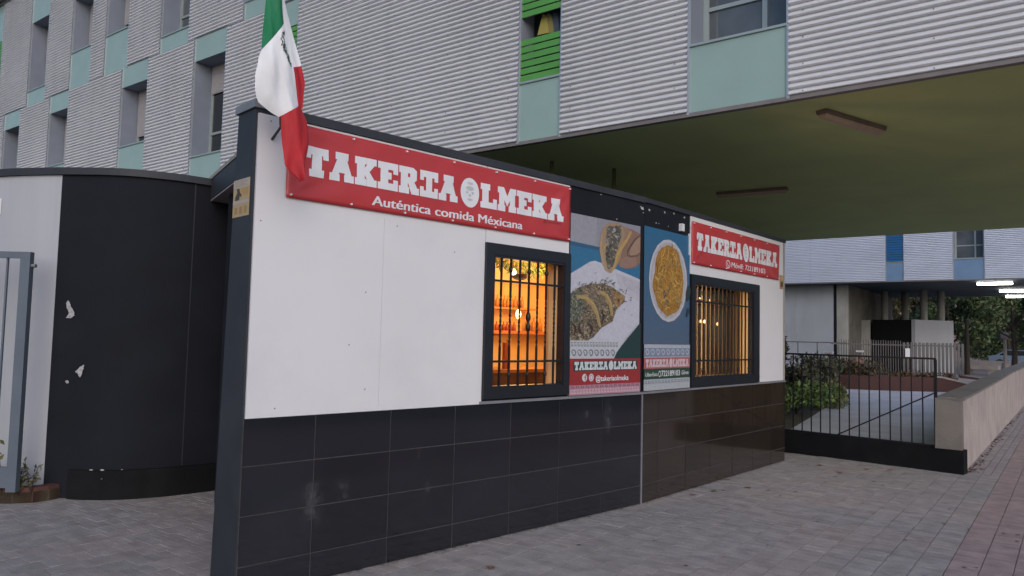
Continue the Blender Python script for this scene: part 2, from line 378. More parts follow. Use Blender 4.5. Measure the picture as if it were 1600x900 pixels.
# end pillar with a slight batter towards the back
pil = MB()
pil.v = [(-4.155, -.004, 0), (-3.962, -.004, 0), (-3.962, .365, 0), (-4.155, .365, 0), (-4.155, .004, 3.05), (-3.962, .004, 3.05), (-3.962, .255, 3.05), (-4.155, .255, 3.05)]
pil.f = [(0, 3, 2, 1), (4, 5, 6, 7), (0, 1, 5, 4), (1, 2, 6, 5), (2, 3, 7, 6), (3, 0, 4, 7)]; pil.c = [None] * 6; pil.mi = [0] * 6
pil.v = [(v[0], v[1] + .012, v[2]) for v in pil.v]
pil.build('end_pillar', M['dark_pillar'], kiosk, fix=False)
kb('coping', M['metal_grey'], (-4.17, -3.99, .0, .29, 3.052, 3.105))
kb('parapet_cap', M['dark_pillar'], (-3.985, .0, -.014, .2, 3.022, 3.082))
kb('parapet_cap', M['dark_pillar'], (.0, 3.86, -.012, .2, 3.032, 3.080), k2=True)
# white panels with open seams
for (a, b, z0, z1) in ((-4.141, -3.1638, ZT - .010, 3.018), (-3.162, -2.178, ZT - .010, 3.018), (-2.172, -1.152, 2.395, 3.018)):
    kb('wall_panel', M['white_panel'], (a, b, -.002, .020, z0, z1))
for (a, b, z0, z1) in ((1.0, 1.9, 2.375, 3.028), (1.906, 2.895, 2.375, 3.028), (2.90, 3.775, ZT + .015, 3.028)):
    kb('wall_panel', M['white_panel'], (a, b, -.002, .020, z0, z1), k2=True)
kb('corner_strip', M['stone'], (3.778, 3.85, .0, .19, ZT + .015, 3.028), k2=True)
# dark infill behind the posters
kb('infill_panel', M['dark_wall'], (-1.150, -.004, .004, .020, ZT + .012, 3.02))
kb('infill_panel', M['dark_wall'], (.004, .996, .004, .020, ZT + .012, 3.03), k2=True)
kb('ledge', M['ledge'], (-2.2, -.002, -.020, .02, ZT - .010, ZT + .012))
kb('ledge', M['ledge'], (.0, 3.85, -.020, .02, ZT - .010, ZT + .012), k2=True)
kb('corner_bead', M['ledge'], (-.012, .006, -.006, .012, 0, ZT - .011))
# sides, back, roof, interior
kb('side_wall', M['dark_wall'], (-3.22, -3.08, .185, 2.41, 0, 2.925))
kb('back_wall', M['dark_wall'], (-3.22, 1.0, 2.42, 2.55, 0, 2.925))
kb('back_wall', M['dark_wall'], (.86, 3.85, 2.42, 2.55, 0, 2.925), k2=True)
kb('end_wall', M['dark_wall'], (3.70, 3.85, .195, 2.41, 0, 2.925), k2=True)
rp = [kp(-3.22, .19), kp(0, .19), kp2(3.85, .19), kp2(3.85, 2.55), kp(-3.22, 2.55)]
inv = Matrix.Translation(K0) @ Matrix.Rotation(A1, 4, 'Z'); inv = inv.inverted()
rp = [inv @ p for p in rp]
mb = MB(); mb.vprism([(p.x, p.y) for p in rp], 2.93, 3.0); mb.build('roof', M['roof'], kiosk)
kb('room_back', M['orange'], (-3.0, 1.06, 2.30, 2.36, .0, 2.31))
kb('room_bulkhead', M['cream'], (-3.0, 1.06, 2.22, 2.36, 2.315, 2.925))
kb('room_side', M['orange'], (1.064, 1.10, .30, 2.36, 0, 2.925))
kb('room_side', M['orange'], (-3.04, -3.005, .19, 2.36, 0, 2.925))
kb('room_ceiling', M['cream'], (-3.0, 1.06, .185, 2.215, 2.90, 2.925))
kb('room_floor', M['brown'], (-3.0, 1.06, .185, 2.295, .002, .03))
kb('room_lining', M['orange'], (-3.0, -2.11, .182, .20, .03, 2.89), (-1.215, .5, .182, .20, .03, 2.89), (-2.11, -1.215, .182, .20, .03, 1.19), (-2.11, -1.215, .182, .20, 2.31, 2.89))
# tiles
tile_cache = {}
def tile(x0, x1, z0, z1, k2):
    key = (round(x1 - x0, 3), round(z1 - z0, 3), k2)
    if key not in tile_cache:
        wd, ht = key[:2]; mb = MB(); e = .002
        mb.v = [(0, .010, 0), (wd, .010, 0), (wd, .010, ht), (0, .010, ht), (e, 0, e), (wd - e, 0, e), (wd - e, 0, ht - e), (e, 0, ht - e)]
        mb.f = [(4, 5, 6, 7), (0, 1, 5, 4), (1, 2, 6, 5), (2, 3, 7, 6), (3, 0, 4, 7)]; mb.c = [None] * 5; mb.mi = [0] * 5
        tile_cache[key] = mb.mesh('tile', M['tile_reflect' if k2 else 'tile'], fix=False)
    dy = random.uniform(-.0012, .0006)
    o = put('tile', tile_cache[key], kiosk); o.rotation_euler = (random.uniform(-.002, .002), 0, (RZ2 if k2 else 0) + random.uniform(-.0012, .0012))
    p = Vector((x0, dy, z0))
    if k2: p = Matrix.Rotation(RZ2, 3, 'Z') @ p
    o.location = p
rows = [(.792, 1.083), (.487, .787), (.182, .482), (.002, .177)]
ue = [-4.150, -3.652, -3.047, -2.442, -1.837, -1.232, -.627, -.016]
ve = [.010, .32, .925, 1.53, 2.135, 2.74, 3.345, 3.848]
for z0, z1 in rows:
    for a, b in zip(ue, ue[1:]): tile(a + .0025, b - .0025, z0, z1, False)
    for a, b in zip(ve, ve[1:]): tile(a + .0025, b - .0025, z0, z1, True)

def twisted_bar(mb, x, y, z0, z1, r=.008, tw=True, zt0=None, zt1=None):
    n = 4; zs = [z0 + (z1 - z0) * i / 40 for i in range(41)] if tw else [z0, z1]
    zt0 = zt0 or z0; zt1 = zt1 or z1; prev = None
    for z in zs:
        t = min(max((z - zt0) / (zt1 - zt0), 0), 1); an = math.pi / 4 + t * math.pi * 5 if tw else math.pi / 4
        b = len(mb.v); mb.v += [(x + r * 1.414 * math.cos(an + k * math.pi / 2), y + r * 1.414 * math.sin(an + k * math.pi / 2), z) for k in range(4)]
        if prev is not None:
            for k in range(4):
                mb.f.append((prev + k, prev + (k + 1) % 4, b + (k + 1) % 4, b + k)); mb.c.append(None); mb.mi.append(0)
        prev = b
def window(k2, x0, x1, z0, z1, ox0, ox1, oz0, oz1, nb, pane, twist, h1, h2):
    rz = RZ2 if k2 else 0
    w = put('window', MB().box(x0, x1, -.030, .004, z0 + .002, oz0).box(x0, x1, -.030, .004, oz1, z1).box(x0, ox0, -.030, .004, oz0, oz1).box(ox1, x1, -.030, .004, oz0, oz1).mesh('window', M['frame_black'], fix=False), kiosk, rz=rz)
    B('inner_frame', M['frame_black'], w, (ox0, ox1, -.022, .05, oz0 - .0, oz0 + .022), (ox0, ox1, -.022, .05, oz1 - .022, oz1), (ox0, ox0 + .02, -.022, .05, oz0 + .022, oz1 - .022), (ox1 - .012, ox1, -.022, .05, oz0 + .022, oz1 - .022))
    for h in (h1, h2): B('grille_rail', M['black_metal'], w, (ox0 + .003, ox1 - .003, -.012, .006, h - .009, h + .009))
    st = (ox1 - ox0) / nb
    for i in range(1, nb):
        mb = MB(); x = ox0 + st * i
        tw = twist and i not in (4,)
        twisted_bar(mb, x, -.003, oz0 + .01, oz1 - .01, .0075, tw, h2 + .12, h1 - .12)
        bar = mb.build('grille_bar', M['black_metal'], w, fix=True)
        if (twist and i == 4):
            zm = (h1 + h2) / 2; k = MB().tube([(x, -.003, zm - .085), (x, -.003, zm - .06), (x, -.003, zm - .035), (x, -.003, zm - .005), (x, -.003, zm + .005), (x, -.003, zm + .03), (x, -.003, zm + .06), (x, -.003, zm + .09)], [.009, .02, .021, .012, .012, .023, .021, .009], 10)
            k.build('finial', M['black_metal'], bar, smooth=True)
        if twist and i in (2, 4, 6) or (not twist and i % 3 == 2):
            for zz in (h1 + .1, h2 - .11):
                k = MB().tube([(x, -.003, zz - .025), (x, -.003, zz - .01), (x, -.003, zz + .01), (x, -.003, zz + .025)], [.008, .017, .017, .008], 8); k.build('collar', M['black_metal'], bar, smooth=True)
    pq = MB(); pq.quad((ox0 + .003, .152, oz0 + .005), (ox1 - .003, .152, oz0 + .005), (ox1 - .003, .152, oz1 - .004), (ox0 + .003, .152, oz1 - .004)); pq.build('pane', pane, w, fix=False)
    B('jamb', M['cream'], w, (ox1 + .0005, ox1 + .004, .052, .178, oz0 + .003, oz1 - .003)) if False else None
    return w
w1 = window(False, -2.180, -1.150, ZT + .026, 2.392, -2.098, -1.227, 1.203, 2.300, 8, M['glass'], True, 2.09, 1.425)
w2 = window(True, 1.002, 2.896, ZT + .018, 2.372, 1.082, 2.718, 1.207, 2.283, 15, M['pane_tint'], False, 2.075, 1.405)
# cream lining of the window reveals
B('reveal_lining', M['cream'], w1, (-1.2385, -1.2285, .052, .182, 1.215, 2.295), (-2.095, -1.24, .052, .182, 1.2015, 1.213))
B('reveal_lining', M['cream'], w2, (2.705, 2.717, .052, .178, 1.222, 2.278), (1.085, 2.703, .052, .149, 1.2075, 1.221))
t2 = MB().tube([(1.098, .11, 1.25), (1.098, .11, 2.25)], .010, 8).build('jamb_fill_tube', M['warm_fill'], w2)  # hidden glowing tube added to light the right jamb

# interior things (own objects)
def KT(name, u, y, z): return empty(name, kp(u, y, z), A1)
bl = KT('pendant_lamp', -.68, 1.2, 2.32); tag(bl, 'lit pendant bulb with dark dish shade inside the kiosk', 'lamp')
MB().tube([(0, 0, -.035), (0, 0, -.028), (0, 0, -.01), (0, 0, .012), (0, 0, .03)], [.006, .024, .034, .028, .010], 12).build('bulb', M['bulb'], bl, smooth=True)
MB().tube([(0, 0, .03), (0, 0, .585)], .004, 6).build('cable', M['black_metal'], bl)
MB().tube([(.10, 0, -.09), (.10, 0, -.075), (.10, 0, -.05), (.10, 0, -.02)], [.012, .06, .088, .095], 16).build('dish', M['brown'], bl, smooth=True)
MB().tube([(.10, 0, -.02), (.10, 0, .585)], .003, 6).build('dish_cable', M['black_metal'], bl)
def pl(name, p, e, col, rad=.05):
    d = D.lights.new(name, 'POINT'); d.energy = e; d.color = col; d.shadow_soft_size = rad
    o = D.objects.new(name, d); COL.objects.link(o); o.location = p; return o
pl('room_fill_light', kp(.05, 1.25, 2.40), 48, (1, .62, .25), .30)  # unseen fill light added for the room, set apart from the pendant bulb
pl('globe_light', kp(-.45, 1.35, 1.80), 9, (1, .62, .26), .15)
g2 = KT('globe_lamp', -.589, 1.2, 1.869); tag(g2, 'small lit globe lamp hanging behind the first barred window', 'lamp')
MB().tube([(0, 0, -.05), (0, 0, -.035), (0, 0, 0), (0, 0, .035), (0, 0, .05)], [.008, .022, .030, .022, .008], 14).build('globe', M['bulb'], g2, smooth=True)
MB().tube([(0, 0, .05), (0, 0, 1.03)], .003, 6).build('cable', M['black_metal'], g2)
sh = KT('wall_shelf', 0, 2.3, 0); tag(sh, 'two red-brown shelf boards on the orange wall inside the kiosk', 'shelf')
B('board', mat('orange shelf', (.55, .24, .08), .6), sh, (-.3, .62, -.2, -.003, 1.96, 1.985)); B('board', mat('red shelf', (.50, .17, .07), .6), sh, (-.3, 1.05, -.2, -.003, 1.66, 1.70))
ORD = ['first', 'second', 'third', 'fourth', 'fifth', 'sixth', 'seventh', 'eighth']
def bottle(u, y, z, h, r, mt, lab, grp):
    b = MB().tube([(0, 0, 0), (0, 0, h * .55), (0, 0, h * .68), (0, 0, h * .75), (0, 0, h)], [r, r, r * .7, r * .35, r * .33], 10)
    o = b.build('bottle', mt, None, kp(u, y, z), A1, smooth=True); tag(o, lab, 'bottle', grp)
for i in range(8): bottle(.02 + i * .062, 2.19, 1.986, .15, .022, M['bottle_amber'], '%s amber bottle from the left on the upper kiosk shelf' % ORD[i], 'bottles on the upper shelf')
for i in range(6): bottle(.02 + i * .060, 2.19, 1.701, .11, .024, M['bottle_red'], '%s red sauce bottle from the left on the lower kiosk shelf' % ORD[i], 'bottles on the lower shelf')
for i in range(3): bottle(.55 + i * .12, 2.19, 1.701, .17, .03, M['bottle_amber'], '%s amber bottle from the left after the red ones on the lower shelf' % ORD[i], 'bottles at the end of the lower shelf')
ct = KT('counter', -.6, 1.0, 0); tag(ct, 'dark brown serving counter with wooden top seen through window', 'counter')
B('body', M['brown'], ct, (-.95, 1.15, 0, .5, .032, 1.262)); B('top', mat('counter top', (.32, .15, .06), .4), ct, (-.98, 1.18, -.05, .52, 1.263, 1.295))
dsp = KT('dispenser', -.85, 1.12, 1.296); tag(dsp, 'tall red and clear dispenser standing on the counter', 'dispenser')
B('body', M['bottle_red'], dsp, (-.02, .012, -.02, .02, 0, .27)); MB().tube([(.045, 0, 0), (.045, 0, .30)], .025, 12).build('cylinder', M['bottle_amber'], dsp, smooth=True)
gb = MB(); rg = random.Random(3)
for i in range(420):
    t = rg.random(); u = -.9 + t * 1.5; zc = 2.47 + .05 * math.sin(t * 9) - .05 * abs(math.sin(t * 6)); c = Vector((u, 1.6 + rg.uniform(-.06, .06), zc + rg.gauss(0, .035)))
    a = rg.uniform(0, 6.28); e = Vector((math.cos(a), rg.uniform(-.6, .6), math.sin(a))) * .04; f_ = Vector((-math.sin(a), rg.uniform(-.6, .6), math.cos(a))) * .012
    k = rg.uniform(.6, 1.3); gb.quad(c - e, c + f_, c + e, c - f_, (.10 * k, .13 * k, .02 * k))
tag(gb.build('garland', M['garland'], None, K0, A1, fix=False), 'green leaf garland strung below the kiosk ceiling', 'garland')
# small glowing beads added as warm reflections in front of the tinted pane
for si, (v, z) in enumerate(((1.13, 2.22), (1.14, 2.08), (1.52, 2.13), (1.78, 2.12), (1.56, 1.86), (1.64, 1.86), (2.0, 1.84), (1.3, 1.6))):
    s_ = .009 if z > 1.9 else (.017 if z > 1.7 else .008)
    b = MB().tube([(0, 0, -s_ * 1.3), (0, 0, -s_ * .6), (0, 0, s_ * .6), (0, 0, s_ * 1.3)], [s_ * .3, s_, s_, s_ * .3], 8)
    o = b.build('reflection_spot', M['glow_spot'], None, kp2(v, .135, z), A2, smooth=True); tag(o, '%s small glowing reflection spot from the left behind the second window bars' % ['topmost and first', 'lower and first', 'upper and third', 'upper and last', 'larger middle', 'larger second middle', 'larger and last', 'lowest and second'][si], 'reflection spot', 'added reflection spots in the second window')

# ------------------------------------------------------------------ lettering
GL = {
'T': (8, [[(0, 10), (8, 10), (8, 6.4), (6.4, 6.4), (6.4, 7.7), (5.5, 7.7), (5.5, 2.2), (6.4, 2.2), (6.4, 0), (1.6, 0), (1.6, 2.2), (2.5, 2.2), (2.5, 7.7), (1.6, 7.7), (1.6, 6.4), (0, 6.4)]]),
'E': (8.2, [[(0, 10), (8.2, 10), (8.2, 6.3), (6.5, 6.3), (6.5, 7.8), (3.9, 7.8), (3.9, 6.3), (5.3, 6.3), (5.3, 4.1), (3.9, 4.1), (3.9, 2.2), (6.5, 2.2), (6.5, 3.7), (8.2, 3.7), (8.2, 0), (0, 0), (0, 2.2), (1.1, 2.2), (1.1, 7.8), (0, 7.8)]]),
'I': (8, [[(0, 10), (8, 10), (8, 6.5), (6.7, 6.5), (6.7, 7.9), (5.2, 7.9), (5.2, 2.1), (6.7, 2.1), (6.7, 3.5), (8, 3.5), (8, 0), (0, 0), (0, 3.5), (1.3, 3.5), (1.3, 2.1), (2.8, 2.1), (2.8, 7.9), (1.3, 7.9), (1.3, 6.5), (0, 6.5)]]),
'A': (9, [[(2.2, 10), (6.8, 10), (6.8, 7.8), (6.3, 7.8), (8.2, 2.2), (9, 2.2), (9, 0), (5.6, 0), (5.6, 2.1), (6.0, 2.1), (5.7, 3.1), (3.3, 3.1), (3, 2.1), (3.4, 2.1), (3.4, 0), (0, 0), (0, 2.2), (.8, 2.2), (2.9, 7.8), (2.2, 7.8)]]),
'K': (8.4, [[(0, 10), (4.1, 10), (4.1, 8), (3.5, 8), (3.5, 6.1), (5, 8), (4.5, 8), (4.5, 10), (8.2, 10), (8.2, 8), (7.5, 8), (5.3, 5.2), (7.5, 2.2), (8.4, 2.2), (8.4, 0), (4.6, 0), (4.6, 2), (5, 2), (3.5, 4.1), (3.5, 2.2), (4.1, 2.2), (4.1, 0), (0, 0), (0, 2.2), (.8, 2.2), (.8, 7.8), (0, 7.8)]]),
'R': (8.6, [[(0, 10), (6, 10), (7.5, 9), (7.5, 5.6), (6.4, 4.7), (7.8, 2.2), (8.6, 2.2), (8.6, 0), (5.5, 0), (4.1, 4), (3.5, 4), (3.5, 2.2), (4.1, 2.2), (4.1, 0), (0, 0), (0, 2.2), (.8, 2.2), (.8, 7.8), (0, 7.8)], [(3.5, 8), (4.9, 8), (4.9, 6.1), (3.5, 6.1)]]),
'L': (7.8, [[(0, 10), (4.3, 10), (4.3, 7.8), (3.5, 7.8), (3.5, 2.2), (6.2, 2.2), (6.2, 3.9), (7.8, 3.9), (7.8, 0), (0, 0), (0, 2.2), (.8, 2.2), (.8, 7.8), (0, 7.8)]]),
'M': (9.4, [[(0, 10), (2.9, 10), (4.7, 6), (6.5, 10), (9.4, 10), (9.4, 7.8), (8.7, 7.8), (8.7, 2.2), (9.4, 2.2), (9.4, 0), (5.8, 0), (5.8, 2.2), (6.3, 2.2), (6.3, 5.1), (4.7, 2.5), (3.1, 5.1), (3.1, 2.2), (3.6, 2.2), (3.6, 0), (0, 0), (0, 2.2), (.7, 2.2), (.7, 7.8), (0, 7.8)]])}
def fatten(lp, d):
    n = len(lp); ar = sum(lp[i][0] * lp[(i + 1) % n][1] - lp[(i + 1) % n][0] * lp[i][1] for i in range(n)); sg = 1 if ar > 0 else -1; res = []
    for i in range(n):
        p, q, r_ = Vector(lp[i - 1]), Vector(lp[i]), Vector(lp[(i + 1) % n]); t0 = (q - p).normalized(); t1 = (r_ - q).normalized()
        n0 = Vector((t0.y, -t0.x)) * sg; n1 = Vector((t1.y, -t1.x)) * sg; m_ = n0 + n1
        m_ = m_ / max(.35, m_.dot(n0)) if m_.length > .01 else n0
        res.append(tuple(q + m_ * d))
    return res
GL = {k: (wd, [fatten(l_, .22) if i == 0 else fatten(l_, -.22) for i, l_ in enumerate(lps)]) for k, (wd, lps) in GL.items()}
def slab(mb, word, x0, x1, z0, z1, y, col=None, grow=0):
    tot = sum(GL[c][0] for c in word) + .85 * (len(word) - 1); sx = (x1 - x0) / tot; sz = (z1 - z0) / 10; cx = x0
    for c in word:
        wd, loops = GL[c]
        mb.flat([[(cx + p[0] * sx, z0 + p[1] * sz) for p in lp] for lp in loops], y, col); cx += (wd + .85) * sx
def ell(cx, cz, rx, rz, n=28): return [(cx + rx * math.cos(2 * math.pi * k / n), cz + rz * math.sin(2 * math.pi * k / n)) for k in range(n)]
def name_line(mb, x0, x1, z0, z1, y, col=None, col2=None):
    L = x1 - x0; h = z1 - z0
    slab(mb, 'TAKERIA', x0, x0 + L * .513, z0, z1, y, col)
    mb.flat([ell(x0 + L * .566, (z0 + z1) / 2, L * .0385, h * .62)], y, col)
    slab(mb, 'LMEKA', x0 + L * .612, x1, z0, z1, y, col)
def text(body, size, parent, x, y, z, mt, bold=.0, width=None, name='lettering', shear=0, align='LEFT'):
    c = D.curves.new(name, 'FONT'); c.body = body; c.size = size; c.offset = 0 if bold > .009 else bold * size; c.shear = shear; c.align_x = align; c.resolution_u = 3
    o = D.objects.new('tmp', c); COL.objects.link(o); bpy.context.view_layer.update()
    me = D.meshes.new_from_object(o.evaluated_get(bpy.context.evaluated_depsgraph_get())); D.objects.remove(o)
    xs = [v.co.x for v in me.vertices]; s = 1
    if width and xs: s = width / (max(xs) - min(xs))
    mn = min(xs) if xs and align == 'LEFT' else 0
    for v in me.vertices: v.co = Vector(((v.co.x - mn) * s, 0, v.co.y))
    if bold > .009:                                  # heavier strokes: the same outline printed again beside itself
        import bmesh
        bm = bmesh.new(); bm.from_mesh(me); g0 = list(bm.verts) + list(bm.edges) + list(bm.faces); n0 = len(bm.verts)
        for k, sh in enumerate((-1, 1)):
            r_ = bmesh.ops.duplicate(bm, geom=g0)
            for e_ in r_['geom']:
                if isinstance(e_, bmesh.types.BMVert): e_.co.x += sh * bold * size * 1.1; e_.co.y -= .0004 * (k + 1)
        bm.to_mesh(me); bm.free()
    me.materials.clear(); me.materials.append(mt); me.name = name
    p = put(name, me, parent, (x, y, z)); p['kind'] = 'stuff'; return p

# ------------------------------------------------------------------ banners
def banner(k2, x0, x1, z0, z1, label, tx0, tx1, tz0, tz1):
    W, H = x1 - x0, z1 - z0; nx, nz = 90, 18; mb = MB(); sd_ = 5 if k2 else 2
    def off(x, z):
        e = min(x, W - x); dz = min(z, H - z)
        q = .010 * noise.noise(Vector((x * 2.2, z * 3.5, sd_))) + .004 * noise.noise(Vector((x * 7, z * 5, sd_ + 3)))
        # pulled folds running in from the corners
        for cx, cz, sg in ((0, H, 1), (W, H, -1), (0, 0, 1), (W, 0, -1)):
            dx = (x - cx) * sg; dzz = abs(z - cz); r = math.hypot(dx, dzz)
            q += .008 * math.sin(math.atan2(dzz, dx + 1e-6) * 11) * math.exp(-r * 3.0) * min(1, r * 8)
        return -.014 - max(-.009, q) * min(1, dz * 14 + .25)
    for j in range(nz + 1):
        for i in range(nx + 1):
            x = W * i / nx; z = H * j / nz; mb.v.append((x, off(x, z), z))
    for j in range(nz):
        for i in range(nx):
            a = j * (nx + 1) + i; mb.f.append((a, a + 1, a + nx + 2, a + nx + 1)); mb.c.append(None); mb.mi.append(0)
    P = (kp2 if k2 else kp)(x0, -.003, z0)
    root = mb.build('banner', M['red_vinyl'], None, P, A2 if k2 else A1, smooth=True, fix=False)
    md = root.modifiers.new('thick', 'SOLIDIFY'); md.thickness = .0012; md.offset = 1
    tag(root, label, 'banner')
    # lettering follows the cloth: subdivided letters projected on the folds
    def drape(o, lift=.0030):
        import bmesh
        bm = bmesh.new(); bm.from_mesh(o.data)
        for _ in range(5):
            bmesh.ops.triangulate(bm, faces=bm.faces)
            le = [e for e in bm.edges if e.calc_length() > .035]
            if not le: break
            bmesh.ops.subdivide_edges(bm, edges=le, cuts=1)
        bmesh.ops.triangulate(bm, faces=bm.faces)
        for v in bm.verts:
            v.co.y = v.co.y + off(min(max(v.co.x + o.location.x, 0), W), min(max(v.co.z + o.location.z, 0), H)) - lift - o.location.y
        bm.to_mesh(o.data); bm.free()
    lt = MB(); name_line(lt, tx0 - x0, tx1 - x0, tz0 - z0, tz1 - z0, 0)
    lo = lt.build('title_lettering', M['white_print'], root, fix=False); drape(lo)
    L = tx1 - tx0; ox = tx0 - x0 + L * .566; oz = (tz0 + tz1) / 2 - z0
    hd = MB(); rr = random.Random(4)
    for (dx, dz, rx, rz_) in ((0, .035, .042, .018), (-.03, .0, .013, .010), (.03, .0, .013, .010), (0, -.022, .014, .012), (0, -.055, .03, .010), (0, .075, .03, .010)):
        hd.flat([ell(ox + dx * L / 2.55, oz + dz, rx * L / 2.55, rz_, 14)], 0)
    ho = hd.build('emblem_print', M['grey_print'], root, fix=False); drape(ho, .0045)
    return root, drape
b1, dr1 = banner(False, -3.942, -1.152, 2.502, 3.000, 'long red banner with white title above the first barred window', -3.811, -1.262, 2.672, 2.864)
o = text('Auténtica comida Méxicana', .098, b1, .655, 0, .040, M['white_print'], .034, 1.51); dr1(o)
o = text('By La Reina', .034, b1, 2.43, 0, .135, mat('dark red print', (.20, .03, .03), .5), .0, .22, shear=.3); dr1(o)
b2, dr2 = banner(True, 1.016, 3.606, 2.487, 2.970, 'red banner with white title and phone number at the far end', 1.125, 3.50, 2.658, 2.850)
o = text('Móvil: 722189103', .092, b2, 1.03, 0, .050, M['white_print'], .030, 1.03); dr2(o)
ic = MB(); ic.flat([ell(.93, .078, .065, .05), ell(.93, .078, .05, .038)], 0); ic.flat([[(.90, .09), (.915, .095), (.94, .062), (.955, .066), (.945, .05), (.925, .055)]], 0)
o = ic.build('phone_icon', M['white_print'], b2, fix=False); dr2(o)
for (bb, W, H) in ((b1, 2.79, .498), (b2, 2.59, .483)):
    nn = 7
    for i in range(nn):
        for zz in (.02, H - .02):
            x = .03 + (W - .06) * i / (nn - 1)
            MB().tube([(x, -.006, zz), (x, -.030, zz)], .007, 8).build('eyelet', M['white_print'], bb)

# ------------------------------------------------------------------ posters
class Art:
    """flat print, one thin layer above the other"""
    def __init__(s, W, H): s.mb = MB(); s.W = W; s.H = H; s.y = -.0006
    def up(s): s.y -= .00022
    def poly(s, pts, col): s.up(); s.mb.flat([[(p[0] * s.W, (1 - p[1]) * s.H) for p in pts]], s.y, col)
    def rect(s, x0, y0, x1, y1, col): s.poly([(x0, y0), (x1, y0), (x1, y1), (x0, y1)], col)
    def ell(s, cx, cy, rx, ry, col, rot=0, n=20):
        pts = []
        for k in range(n):
            a = 2 * math.pi * k / n; x = rx * math.cos(a); y = ry * math.sin(a)
            pts.append((cx + (x * math.cos(rot) - y * math.sin(rot)) / s.W, cy + (x * math.sin(rot) + y * math.cos(rot)) / s.H))
        s.poly(pts, col)
    def curve(s, pts, w, col, grow=True):
        if grow: s.up()
        P = [Vector((p[0] * s.W, (1 - p[1]) * s.H)) for p in pts]
        for i in range(len(P) - 1):
            t = (P[i + 1] - P[i]).normalized(); n_ = Vector((-t.y, t.x)); w0 = w * (.4 + .6 * math.sin(math.pi * (i + .001) / (len(P) - 1))); w1_ = w * (.4 + .6 * math.sin(math.pi * (i + 1) / (len(P) - 1)))
            a, b_, c, d = P[i] - n_ * w0, P[i] + n_ * w0, P[i + 1] + n_ * w1_, P[i + 1] - n_ * w1_
            s.mb.quad((d.x, s.y, d.y), (c.x, s.y, c.y), (b_.x, s.y, b_.y), (a.x, s.y, a.y), col)
def inpoly(x, y, pts):
    c = False; j = len(pts) - 1
    for i in range(len(pts)):
        if (pts[i][1] > y) != (pts[j][1] > y) and x < (pts[j][0] - pts[i][0]) * (y - pts[i][1]) / (pts[j][1] - pts[i][1]) + pts[i][0]: c = not c
        j = i
    return c
def shade(c, k): return tuple(v * k for v in c)
def bits(art, region, n, cols, sz, rg, step=90):
    xs = [p[0] for p in region]; ys = [p[1] for p in region]; k = 0
    while k < n:
        x = rg.uniform(min(xs), max(xs)); y = rg.uniform(min(ys), max(ys))
        if not inpoly(x, y, region): k += .2; continue
        if int(k) % step == 0: art.up()
        a = rg.uniform(0, 6.28); L = sz * rg.uniform(.5, 1.4); c = shade(rg.choice(cols), rg.uniform(.6, 1.4)); q = []
        for i in range(5):
            an = a + i * 2 * math.pi / 5; rr = L * (1 if i % 2 else .55) * rg.uniform(.6, 1.1); q.append((x * art.W + rr * math.cos(an), art.y - rg.uniform(0, .0002), (1 - y) * art.H + rr * .7 * math.sin(an)))
        art.mb.face(q, c); k += 1
def waves(art, x0, x1, y0, y1, n, fg):
    for i in range(n):
        cx = x0 + (x1 - x0) * (i + .5) / n; cy = (y0 + y1) / 2; rx = (x1 - x0) / n * .42; ry = (y1 - y0) * .48; pts = []
        for k in range(15):
            t = k / 14; a = math.pi + t * math.pi * 2.3; r_ = 1 - .62 * t; pts.append((cx + rx * r_ * math.cos(a), cy + ry * r_ * math.sin(a)))
        art.curve(pts, .0065, fg, i == 0)
def steps(art, x0, x1, y0, y1, n, fg):
    art.up()
    for i in range(n):
        xa = x0 + (x1 - x0) * i / n; dx = (x1 - x0) / n
        for (a, b, c, d) in ((.1, .0, .75, .22), (.1, .22, .28, 1), (.28, .78, .9, 1), (.5, .42, .72, .78)):
            art.mb.flat([[((xa + dx * a) * art.W, (1 - (y0 + (y1 - y0) * b)) * art.H), ((xa + dx * c) * art.W, (1 - (y0 + (y1 - y0) * b)) * art.H), ((xa + dx * c) * art.W, (1 - (y0 + (y1 - y0) * d)) * art.H), ((xa + dx * a) * art.W, (1 - (y0 + (y1 - y0) * d)) * art.H)]], art.y, fg)
def poster(k2, x0, x1, z0, z1, label):
    W, H = x1 - x0, z1 - z0
    root = MB().box(0, W, 0, .004, 0, H).build('poster', M['frame_black'], None, (kp2 if k2 else kp)(x0, -.0045, z0), A2 if k2 else A1, fix=False)
    return tag(root, label, 'poster'), Art(W, H)
# first poster: tacos on a white plate, a hand holding one
p1, a = poster(False, -1.138, -.074, 1.112, 2.772, 'tall poster of tacos on a white plate and a hand holding one')
def z5(x, y):
    px = 880 + x * .13333; py = 330 + y * .13333; return ((px - 891) / 107.5, (py - (333 + .185 * (px - 891))) / (283 - .22 * (px - 891)))
def z6(x, y): return z5(x, y + 750)
cl = lambda pts: [(min(max(p[0], .001), .999), min(max(p[1], .001), .999)) for p in pts]
rg = random.Random(12)
a.rect(0, 0, 1, 1, (.30, .30, .35)); a.rect(.35, 0, 1, .17, (.26, .26, .31))
a.poly(cl([(0, .155), (.38, .165), (1, .19), (1, .36), (0, .36)]), (.035, .15, .29)); a.poly(cl([(0, .158), (.40, .168), (.40, .185), (0, .18)]), (.035, .10, .19))
a.poly(cl([(0, .338), (.26, .257), (.33, .247), (.42, .255), (.97, .32), (1, .325), (1, .80), (0, .80)]), (.50, .50, .59))
a.poly(cl([(.62, .30), (.97, .33), (1, .34), (1, .46), (.85, .43), (.70, .40)]), (.465, .455, .53)); a.poly(cl([(.70, .315), (.97, .34), (1, .35), (1, .42), (.88, .40), (.76, .37)]), (.43, .415, .485))
